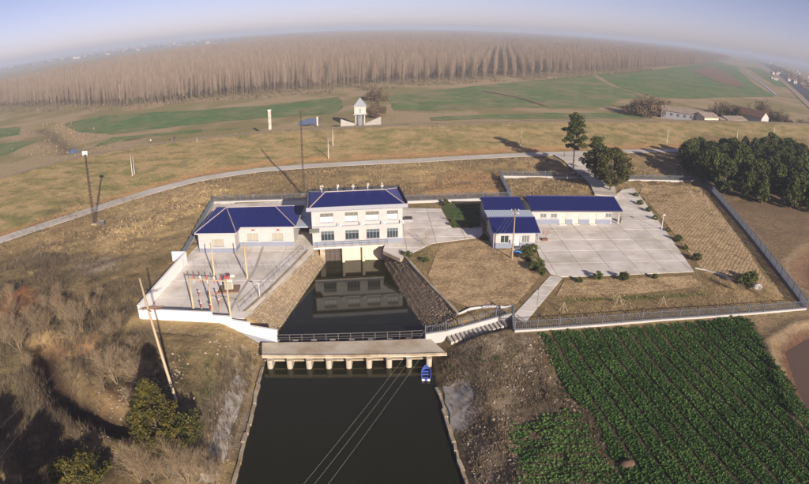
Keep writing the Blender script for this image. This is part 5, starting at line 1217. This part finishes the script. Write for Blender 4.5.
mb.add([p for r3 in rings for p in r3], [(i * 12 + k, i * 12 + (k + 1) % 12, (i + 1) * 12 + (k + 1) % 12, (i + 1) * 12 + k) for i in range(3) for k in range(12)]); mb.build('earth', mat('mound_earth', (.12, .075, .055), .95, .3, 3, .05, 6), o, True)

# ------------------------------------------------------------------ dry grass, brush and rubble
def tufts(name, n, region, hmin, hmax, w, m, label, seed, dens=None, blades=5, cat='grass'):
    r = np.random.default_rng(seed); x = r.uniform(region[0], region[1], n); y = r.uniform(region[2], region[3], n); k = dens(x, y) > r.random(n); x, y = x[k], y[k]; n = len(x); z = gz(x, y); hh = r.uniform(hmin, hmax, n) * (.6 + .8 * fbm(x / 4, y / 4, 3)); Vs, Ts = [], []; tp_ = np.clip(fbm(x / 2.5 + 9, y / 2.5, 3) + r.normal(0, .15, n), 0, 1)
    for b in range(blades):
        th = r.uniform(0, 6.28, n); sp = r.uniform(.15, .9, n); d = np.stack([np.cos(th) * sp, np.sin(th) * sp, np.ones(n)], 1); wv = np.stack([-np.sin(th), np.cos(th), np.zeros(n)], 1) * w; c = np.stack([x + r.normal(0, .12, n), y + r.normal(0, .12, n), z - .03], 1); Vs.append(np.stack([c - wv, c + wv, c + d * hh[:, None]], 1)); Ts.append(np.repeat(tp_[:, None], 3, 1))
    V_ = np.concatenate(Vs).reshape(-1, 3); o = link(name, mesh_np(name, V_, np.arange(len(V_)).reshape(-1, 3), m, tint=np.concatenate(Ts).ravel())); return tag(o, label, cat, kind='stuff')
dark_leaf = leafmat('scrub_grass', (.10, .08, .05), (.27, .205, .125), .15)
dry_leaf = leafmat('dry_grass', (.21, .155, .09), (.50, .37, .215), .15)
twig_leaf = leafmat('brush_twigs', (.11, .085, .06), (.25, .19, .13), .1)
def off_water(x, y): return (polysd(x, y, CHANNEL) > 1.0)
def left_scrub(x, y):
    out = (x < -39) | (y < 66.5); return np.where(out & off_water(x, y) & (linesd(x, y, DITCH) > 1.2) & (x < 3), .35 + .9 * sstep(.4, .65, fbm(x / 5, y / 5, 3)), 0)
tufts('dry_grass', 34000, (-85, 2, 36, 130), .15, .5, .035, dark_leaf, 'dry pale grass covering the scrub left of the canal', 1, left_scrub, 5)
tufts('brushwood', 15000, (-75, -18, 36, 95), .4, 1.3, .022, twig_leaf, 'brown leafless brushwood over the left scrub', 2, lambda x, y: left_scrub(x, y) * sstep(.48, .6, fbm(x / 9 + 30, y / 9, 3)), 8, 'brush')
tufts('dry_grass', 16000, (4, 26, 38, 68), .08, .32, .03, dark_leaf, 'dry weeds on the rubble bank right of the canal', 3, lambda x, y: np.where(off_water(x, y) & (polysd(x, y, GL(big[:1] + [(590, 410), (600, 450), (640, 500), (500, 500), (505, 430), (572, 405)])) > -50) & (y < 67 + .045 * x) & (polysd(x, y, GL(big)) > .3), .5 + .7 * sstep(.4, .6, fbm(x / 3, y / 3, 3)), 0), 5)
def compound(x, y): return np.where((polysd(x, y, PL([(388, 262), (432, 246), (488, 240), (496, 252), (534, 256), (546, 274), (514, 312), (430, 322)])) < 0) | (polysd(x, y, PL([(640, 186), (704, 187), (798, 304), (530, 324), (562, 281), (694, 276)])) < -.3), .2 + .8 * sstep(.35, .6, fbm(x / 2.2, y / 2.2, 3)), 0)
tufts('dry_grass', 42000, (-5, 90, 68, 150), .08, .36, .03, dry_leaf, 'short dry grass and stalks on the lawn and furrowed plots', 4, compound, 4)
def slope_b(x, y):
    yr2 = np.interp(x, _rx, _ry); return np.where((y > 131 + .02 * x) & (y < yr2 - 3.5) & (polysd(x, y, gpoly) > 0), .3 + .8 * sstep(.4, .6, fbm(x / 5, y / 5, 3)), 0) + np.where((x < -47) & (y < yr2 - 3.5) & (y > 95), .5, 0)
tufts('dry_grass', 30000, (-95, 100, 95, 190), .15, .55, .05, dry_leaf, 'dry grass on the slope between fence and road', 5, slope_b, 5)
def levee(x, y):
    yr2, yc2 = np.interp(x, _rx, _ry), np.interp(x, _cx, _cy); return np.where((y > yr2 + 4) & (y < yc2 + 12), .35 + .6 * sstep(.4, .6, fbm(x / 6, y / 6, 3)), 0)
tufts('dry_grass', 60000, (-135, 190, 130, 290), .08, .28, .06, leafmat('dike_grass', (.20, .155, .08), (.30, .235, .125), .15), 'short dry grass on the dike slope', 6, levee, 4)
def weeds(x, y): return np.where((polysd(x, y, GL([(445, 362), (505, 350), (520, 340), (510, 372), (480, 380), (450, 384)])) < 0) & (fbm(x / 1.5, y / 1.5, 2) > .58), .9, 0) + np.where((polysd(x, y, GL([(205, 365), (225, 358), (222, 385), (208, 400), (196, 412)])) < 0), .3, 0) + np.where(polysd(x, y, GL([(398, 258), (425, 252), (430, 258), (402, 270)])) < 0, .4, 0) + np.where(polysd(x, y, GL([(575, 299), (702, 293), (706, 296), (640, 301), (575, 303)])) < 0, .9, 0)
tufts('green_weeds', 16000, (-40, 60, 45, 98), .10, .3, .06, leafmat('weed_leaves', (.05, .085, .02), (.12, .16, .045), .2), 'patches of fresh green weeds on banks and ditch', 7, weeds, 6, 'weeds')
def edge_brush(x, y): return np.where((polysd(x, y, forest) < 4) & (linesd(x, y, near) < 22), .8, 0)
tufts('brushwood', 60000, (-420, 330, 320, 760), .6, 2.6, .16, twig_leaf, 'tan brush and stubble along the foot of the plantation', 8, lambda x, y: np.where(linesd(x, y, near) < 9 + 14 * fbm(x / 25, y / 25, 2), .75, 0) * sstep(.35, .55, fbm(x / 12, y / 12, 3)), 5, 'brush')
tufts('brushwood', 3500, (CREEK[0][0] - 60, CREEK[-1][0] + 40, CREEK[-1][1] - 20, CREEK[0][1] + 30), .4, 1.5, .12, dry_leaf, 'brown reeds and brush along the creek behind the dike', 9, lambda x, y: .9 * np.exp(-((linesd(x, y, CREEK) - 9) / 8) ** 2) * sstep(.35, .6, fbm(x / 9, y / 9, 3)), 5, 'brush')
# rubble stones on the banks
def rubble(name, n, dens, region, smin, smax, cols, label, seed):
    r = np.random.default_rng(seed); x = r.uniform(region[0], region[1], n); y = r.uniform(region[2], region[3], n); k = dens(x, y) > r.random(n); x, y = x[k], y[k]; n = len(x); z = gz(x, y); s = smin + (smax - smin) * r.random(n) ** 3
    base = np.array([(1, 0, 0), (-1, 0, 0), (0, 1, 0), (0, -1, 0), (0, 0, 1), (0, 0, -1)], float); fc_ = np.array([(0, 2, 4), (2, 1, 4), (1, 3, 4), (3, 0, 4), (2, 0, 5), (1, 2, 5), (3, 1, 5), (0, 3, 5)])
    V_ = np.stack([x, y, z], 1)[:, None, :] + base[None] * s[:, None, None] * r.uniform(.5, 1.2, (n, 6, 1)) + r.normal(0, .12, (n, 6, 3)) * s[:, None, None]; F_ = (fc_[None] + (np.arange(n) * 6)[:, None, None]).reshape(-1, 3)
    cc = np.array(cols)[r.integers(0, len(cols), n)] * r.uniform(.7, 1.2, (n, 1)); o = link(name, mesh_np(name, V_.reshape(-1, 3), F_, stone_m, np.repeat(cc, 6, 0))); return tag(o, label, 'rubble', kind='stuff')
rubble('rubble', 9000, lambda x, y: np.where((x > 6) & (y < 67 + .045 * x) & off_water(x, y) & (polysd(x, y, GL(big)) > .2) & (polysd(x, y, GL([(571, 410), (508, 430), (520, 470), (526, 500), (628, 505), (596, 450), (585, 420)])) > .2), .8 * sstep(.4, .6, fbm(x / 3.5 + 7, y / 3.5, 3)), 0), (5, 24, 38, 68), .03, .22, [(.27, .215, .165), (.2, .15, .11), (.34, .28, .225)], 'pale broken stones on the bank below the stairs', 1)
rubble('rubble', 6000, lambda x, y: np.where((x < -17) & (y < 69) & off_water(x, y), .6 * sstep(.45, .62, fbm(x / 4 + 17, y / 4, 3)), 0), (-36, -17, 40, 69), .03, .25, [(.30, .235, .175), (.24, .18, .13), (.36, .30, .25)], 'pale broken stones on the bank below the white wall', 2)
rubble('rubble', 6000, lambda x, y: np.where(linesd(x, y, PL([(120, 232), (170, 212), (205, 197)])) < 6, .7, 0), (-75, -38, 95, 140), .05, .35, [(.42, .30, .17), (.34, .24, .14)], 'orange earth clods heaped beside the control house fence', 3)

# ------------------------------------------------------------------ bean stakes, tarp, well and other small things
def stakes(px, py, label):
    g = G(px, py); o = thing('bean_stakes', g, random.uniform(0, 3), label, 'stakes', 'bean stakes in the plots')
    for k in range(4):
        a = k * 1.57 + .5; MB().bar((math.cos(a) * .9, math.sin(a) * .6, 0), (0, 0, 1.5), .05, .05).build('stake', mat('stake_wood', (.38, .32, .25), .9, .2, 3), o)
for px, py in [(700, 197), (707, 208), (715, 216), (722, 226), (729, 234), (740, 250), (748, 262), (775, 296), (690, 196), (563, 312), (618, 305), (662, 305)]: stakes(px, py, 'thin wooden bean stakes tied like a tent in the plot')
cl_ = P(517, 252.5, 0); o = thing('tarp', (*cl_, .05), 0, 'crumpled bright blue tarp on the ground before the small house', 'tarp'); r9 = np.random.default_rng(9)
gx_, gy_ = np.meshgrid(np.linspace(-.9, .9, 12), np.linspace(-.45, .45, 8)); hz9 = r9.uniform(.05, .42, gx_.shape) * (1 - (gx_ / 1.0) ** 2) * (1 - (gy_ / .55) ** 2); v9 = np.stack([gx_ + r9.normal(0, .03, gx_.shape), gy_ + r9.normal(0, .03, gx_.shape), hz9], -1).reshape(-1, 3)
f9 = np.array([(j * 12 + i, j * 12 + i + 1, (j + 1) * 12 + i + 1, (j + 1) * 12 + i) for j in range(7) for i in range(11)]); link('sheet', mesh_np('sheet', v9, f9, mat('tarp_blue', (.04, .22, .55), .5, .1, 3)), o)
for px, py, c, lab in [(526, 249, white_paint, 'white plastic bucket beside the small house porch'), (531, 247.5, red, 'red bucket beside the small house porch'), (533.5, 249, cream, 'cream bucket beside the small house porch')]:
    o = thing('bucket', (*P(px, py, YZ), YZ), 0, lab, 'bucket'); MB().tube([(0, 0, 0), (0, 0, .6)], [.22, .3], 12).build('body', c, o); MB().tube([(0, 0, .6), (0, 0, .66)], [.33, .33], 12).build('rim', c, o)
wl = G(757, 288); o = thing('well_cover', wl, 0, 'white domed well cover among shaggy bushes in the plot', 'well'); MB().tube([(0, 0, 0), (0, 0, .4), (0, 0, .62), (0, 0, .72)], [.95, .95, .6, .15], 14).build('dome', white_paint, o, True); MB().tube([(0, 0, -.2), (0, 0, .1)], [1.15, 1.1], 14).build('ring', old_concrete, o)
hs = [G(a, b) for a, b in [(695, 269), (705, 271), (715, 274), (724, 276.5), (728, 279)]]; o = tag(MB().tube([(x, y, z + .1) for x, y, z in hs], [.12, .13, .12, .16, .25], 7).build('plastic_hose', white_paint), 'white plastic irrigation hose winding from the courtyard corner', 'hose')
hs = [G(a, b) for a, b in [(458, 316), (470, 311), (490, 308), (505, 309), (511, 307)]]; o = tag(MB().tube([(x, y, z + .15) for x, y, z in hs], [.12, .2, .2, .18, .1], 7).build('plastic_sheet', mat('grey_plastic', (.48, .48, .50), .6, .1, 2)), 'rolled grey plastic sheet along the foot of the dry lawn', 'sheet')
sh_ = P(408.5, 220.5, YZ); o = thing('hatch', (*sh_, YZ), R(3), 'dark square floor hatch with raised frame right of the pump house', 'hatch'); MB().box((0, 0, .3), (1.6, 2.2, .5)).build('frame', fascia, o); MB().box((0, 0, .57), (1.3, 1.9, .06)).build('lid', wood_dark, o)
bs = P(482.5, 238, YZ); o = thing('bench', (*bs, YZ), 0, 'low white bench by the side wall of the small house', 'bench'); MB().box((0, 0, .45), (1.3, .4, .07)).build('seat', white_paint, o)
for x in (-.5, .5): MB().box((x, 0, .21), (.1, .36, .42)).build('leg', white_paint, o)
sg = P(620.5, 222, YZ); o = thing('motorbike', (*sg, YZ), R(70), 'dark motorbike parked at the porch end of the long outbuilding', 'motorbike')
for x in (-.6, .6):
    w_ = MB(); w_.tube([(x + .3 * math.cos(a), 0, .3 + .3 * math.sin(a)) for a in np.linspace(0, 6.28, 15)], .07, 6, cap=False); w_.build('wheel', dark_steel, o)
MB().bar((-.6, 0, .35), (.45, 0, .75), .2, .25).bar((-.75, 0, .78), (.1, 0, .8), .26, .12).build('body', wood_dark, o); MB().bar((.6, 0, .3), (.4, 0, 1.05), .06, .06).bar((.4, -.3, 1.05), (.4, .3, 1.05), .04, .04).build('handlebar', dark_steel, o)
bm_ = G(95.5, 226); o = thing('control_box', (bm_[0] + 1.6, bm_[1] + .5, bm_[2]), 0, 'dark control box at the foot of the lattice floodlight mast', 'box'); MB().box((0, 0, .45), (1.1, .5, .9)).build('case', dark_steel, o); MB().box((0, 0, .94), (1.25, .62, .08)).build('lid', fascia, o)

# ------------------------------------------------------------------ white car by the entrance
cg = G(588.5, 166); car = thing('parked_car', (cg[0], cg[1], cg[2] + .12), R(62), 'white car parked on the entrance drive under the pines', 'car')
sec = [(-2.1, .35, .75), (-2.0, .3, .95), (-1.2, .28, 1.0), (1.0, .28, .95), (1.95, .3, .78), (2.1, .38, .6)]
mb = MB(); n = len(sec); vs = []
for x, z0_, z1_ in sec:
    w = .86 if abs(x) < 1.9 else .76; vs += [(x, -w, z0_), (x, w, z0_), (x, w, z1_), (x, -w, z1_)]
mb.add(vs, [(i * 4 + k, i * 4 + (k + 1) % 4, (i + 1) * 4 + (k + 1) % 4, (i + 1) * 4 + k) for i in range(n - 1) for k in range(4)] + [(3, 2, 1, 0), ((n - 1) * 4, (n - 1) * 4 + 1, (n - 1) * 4 + 2, (n - 1) * 4 + 3)]); mb.build('body', mat('car_white', (.75, .75, .76), .3, .02, 2, spec=.5), car)
cb = [(-1.75, .95, .80), (-1.1, 1.42, .66), (.25, 1.45, .66), (1.0, .95, .78)]; mb = MB(); vs = []
for x, z, w in cb: vs += [(x, -w, z), (x, w, z)]
mb.add(vs, [(0, 1, 3, 2), (2, 3, 5, 4), (4, 5, 7, 6), (0, 2, 4, 6), (1, 7, 5, 3)]); mb.build('windows', glass, car); MB().box((-.43, 0, 1.46), (1.3, 1.28, .05)).build('roof', mat('car_white', None), car)
for x in (-1.3, 1.3):
    for s_ in (-1, 1):
        w_ = MB().tube([(x, s_ * .70, .31), (x, s_ * .9, .31)], .32, 14).build('wheel', dark_steel, car); MB().tube([(x, s_ * .90, .31), (x, s_ * .92, .31)], .18, 10).build('rim', fascia, w_)
for s_ in (-1, 1): MB().box((2.06, s_ * .55, .68), (.12, .3, .12)).build('headlight', fascia, car); MB().box((-2.08, s_ * .6, .8), (.1, .25, .14)).build('tail_light', red, car)

# ------------------------------------------------------------------ people on the dike and by the drive
skin_m = mat('skin', (.45, .28, .20), .6, .05, 3); hair_m = mat('hair', (.02, .017, .015), .7, .1, 3)
def person(loc, rz, label, top_c, leg_c, stride=.12):
    me = bpy.data.meshes.new('body'); V_ = [(0, 0, .92), (0, 0, 1.12), (0, 0, 1.38), (0, 0, 1.50), (0, .01, 1.60), (0, .01, 1.70)]; Rr = [.15, .14, .16, .06, .095, .085]; Ee = [(0, 1), (1, 2), (2, 3), (3, 4), (4, 5)]
    for s_ in (-1, 1):
        i = len(V_); V_ += [(s_ * .19, 0, 1.40), (s_ * .25, .02, 1.12), (s_ * .25, .08, .88), (s_ * .25, .10, .78)]; Rr += [.065, .05, .04, .035]; Ee += [(2, i), (i, i + 1), (i + 1, i + 2), (i + 2, i + 3)]
        i = len(V_); V_ += [(s_ * .10, 0, .86), (s_ * .11, s_ * stride * .5, .48), (s_ * .11, s_ * stride, .08), (s_ * .12, s_ * stride + .14, .04)]; Rr += [.10, .07, .05, .04]; Ee += [(0, i), (i, i + 1), (i + 1, i + 2), (i + 2, i + 3)]
    me.from_pydata(V_, Ee, []); o = thing('person', loc, rz, label, 'person'); b = link('body', me, o); sk = b.modifiers.new('skin', 'SKIN')
    for k, r_3 in enumerate(Rr): me.skin_vertices[0].data[k].radius = (r_3, r_3 * .8)
    me.skin_vertices[0].data[0].use_root = True; b.modifiers.new('sub', 'SUBSURF').levels = 1; b.modifiers['sub'].render_levels = 1
    m = bpy.data.materials.new('clothes'); m.use_nodes = True; N = m.node_tree.nodes; L = m.node_tree.links; tc = N.new('ShaderNodeTexCoord'); sp = N.new('ShaderNodeSeparateXYZ'); L.new(tc.outputs['Object'], sp.inputs[0]); cr = N.new('ShaderNodeValToRGB'); cr.color_ramp.interpolation = 'CONSTANT'; dv = N.new('ShaderNodeMath'); dv.operation = 'DIVIDE'; dv.inputs[1].default_value = 2; L.new(sp.outputs[2], dv.inputs[0]); L.new(dv.outputs[0], cr.inputs[0])
    el = cr.color_ramp.elements; el[0].position = 0; el[0].color = (.02, .02, .02, 1); el[1].position = .05; el[1].color = (*leg_c, 1); e2 = el.new(.46); e2.color = (*top_c, 1); e3 = el.new(.74); e3.color = (.45, .28, .20, 1); L.new(cr.outputs[0], N['Principled BSDF'].inputs['Base Color']); me.materials.append(m)
    MB().tube([(0, -.01, 1.62), (0, -.015, 1.70), (0, -.01, 1.77), (0, 0, 1.80)], [.088, .10, .075, .02], 10).build('hair', hair_m, o, True); return o
for px, py, lab, tc_, lc in [(564, 158, 'person in dark clothes walking on the entrance drive', (.03, .03, .04), (.03, .03, .05)), (151, 144, 'person in a pale jacket standing on the dike track', (.5, .5, .5), (.05, .05, .06)), (170, 141.5, 'person in a red jacket beside another on the dike track', (.25, .04, .04), (.03, .03, .04)), (174.5, 140.8, 'person in black clothes on the dike track beside a red jacket', (.02, .02, .025), (.03, .03, .04))]:
    g = G(px, py); person((g[0], g[1], g[2] + .08), random.uniform(0, 6), lab, tc_, lc)

# ------------------------------------------------------------------ far houses and woods on the horizon
fh_w = mat('far_house', (.36, .35, .345), .8, .1, .05, obj_rand=.2); fh_r = mat('far_roof', (.22, .15, .13), .8, .2, .05, obj_rand=.2)
wl_, rf_ = MB(), MB(); wl_.box((0, 0, 3.5), (14, 9, 7)); rf_.add([(-7.5, -5, 7), (7.5, -5, 7), (7.5, 5, 7), (-7.5, 5, 7), (-7.5, 0, 10), (7.5, 0, 10)], [(0, 1, 5, 4), (2, 3, 4, 5), (0, 4, 3), (1, 2, 5), (3, 2, 1, 0)]); wme, rme = wl_.mesh('wall', fh_w), rf_.mesh('roof', fh_r)
rd = random.Random(19)
for k in range(70):
    px = rd.uniform(10, 260) if k < 40 else (rd.uniform(380, 560) if k < 50 else rd.uniform(770, 809)); u = (px - CX) / 404.5; hy = 28 + 36.5 * u * u
    x, y = P(px, hy + (rd.uniform(3.5, 7) if k < 50 else rd.uniform(4, 22)), -1); o = thing('village_house', (x, y, -1), rd.uniform(-.4, .4), 'small distant house in the villages near the horizon', 'house', 'distant village houses'); s_ = rd.uniform(.8, 1.4) * (1.2 if k < 50 else .6); o.scale = (s_, s_, s_); link('wall', wme, o); link('roof', rme, o)
x, y = P(145, 47, -1); o = thing('distant_block', (x, y, -1), 0, 'tall pale building rising from the far village on the left', 'building'); MB().box((0, 0, 22), (40, 25, 44)).build('wall', fh_w, o); MB().box((0, 0, 45.5), (18, 12, 4)).build('roof', fh_r, o)
for k in range(6): MB().box((0, -12.6, 6 + k * 6.5), (36, .3, 2.4)).build('window_band', glass, o)
# far tree belts
def belt(name, pts, hgt, step, label, seed):
    r = np.random.default_rng(seed); pts = np.array(pts); seg = np.r_[0, np.cumsum(np.hypot(*np.diff(pts, axis=0).T))]; cl = []
    for t in np.arange(0, seg[-1], step): cl.append(((np.interp(t, seg, pts[:, 0]) + r.normal(0, step * .5), np.interp(t, seg, pts[:, 1]) + r.normal(0, step * 1.5), hgt * .45), hgt * .7, r.random()))
    v_, f_, t_ = leaves(cl, 26, hgt * .16, seed); o = link(name, mesh_np(name, v_, f_, rust_leaf, tint=t_)); return tag(o, label, 'woods', kind='stuff')
belt('tree_belt', PL([(-30, 77), (0, 71), (80, 58), (140, 50), (200, 43.5), (260, 38)], -1), 14, 12, 'brown far tree belt between plantation and river', 1)
belt('tree_belt', PL([(60, 58), (110, 50.5), (160, 44.5), (220, 38.5), (300, 33.5), (404, 31.8), (500, 33.6), (600, 39), (700, 50), (760, 59.5), (830, 73)], -1), 16, 22, 'hazy line of woods along the horizon', 2)
belt('tree_belt', PL([(772, 66), (790, 76), (809, 88), (830, 100)], -1), 9, 14, 'scattered trees among the far right village', 3)

# ------------------------------------------------------------------ haze
hzm = bpy.data.materials.new('haze_air'); hzm.use_nodes = True; N = hzm.node_tree.nodes; N.remove(N['Principled BSDF']); pv = N.new('ShaderNodeVolumePrincipled'); pv.inputs['Color'].default_value = (.50, .57, .73, 1); pv.inputs['Density'].default_value = HAZE; pv.inputs['Anisotropy'].default_value = -0.12
hzm.node_tree.links.new(pv.outputs[0], N['Material Output'].inputs['Volume'])
hz = MB().box((0, 4600, 20), (19600, 10600, 64)).build('haze', hzm); hz['kind'] = 'stuff'; hz['label'] = 'thin pale blue haze lying over the whole plain'; hz['category'] = 'haze'
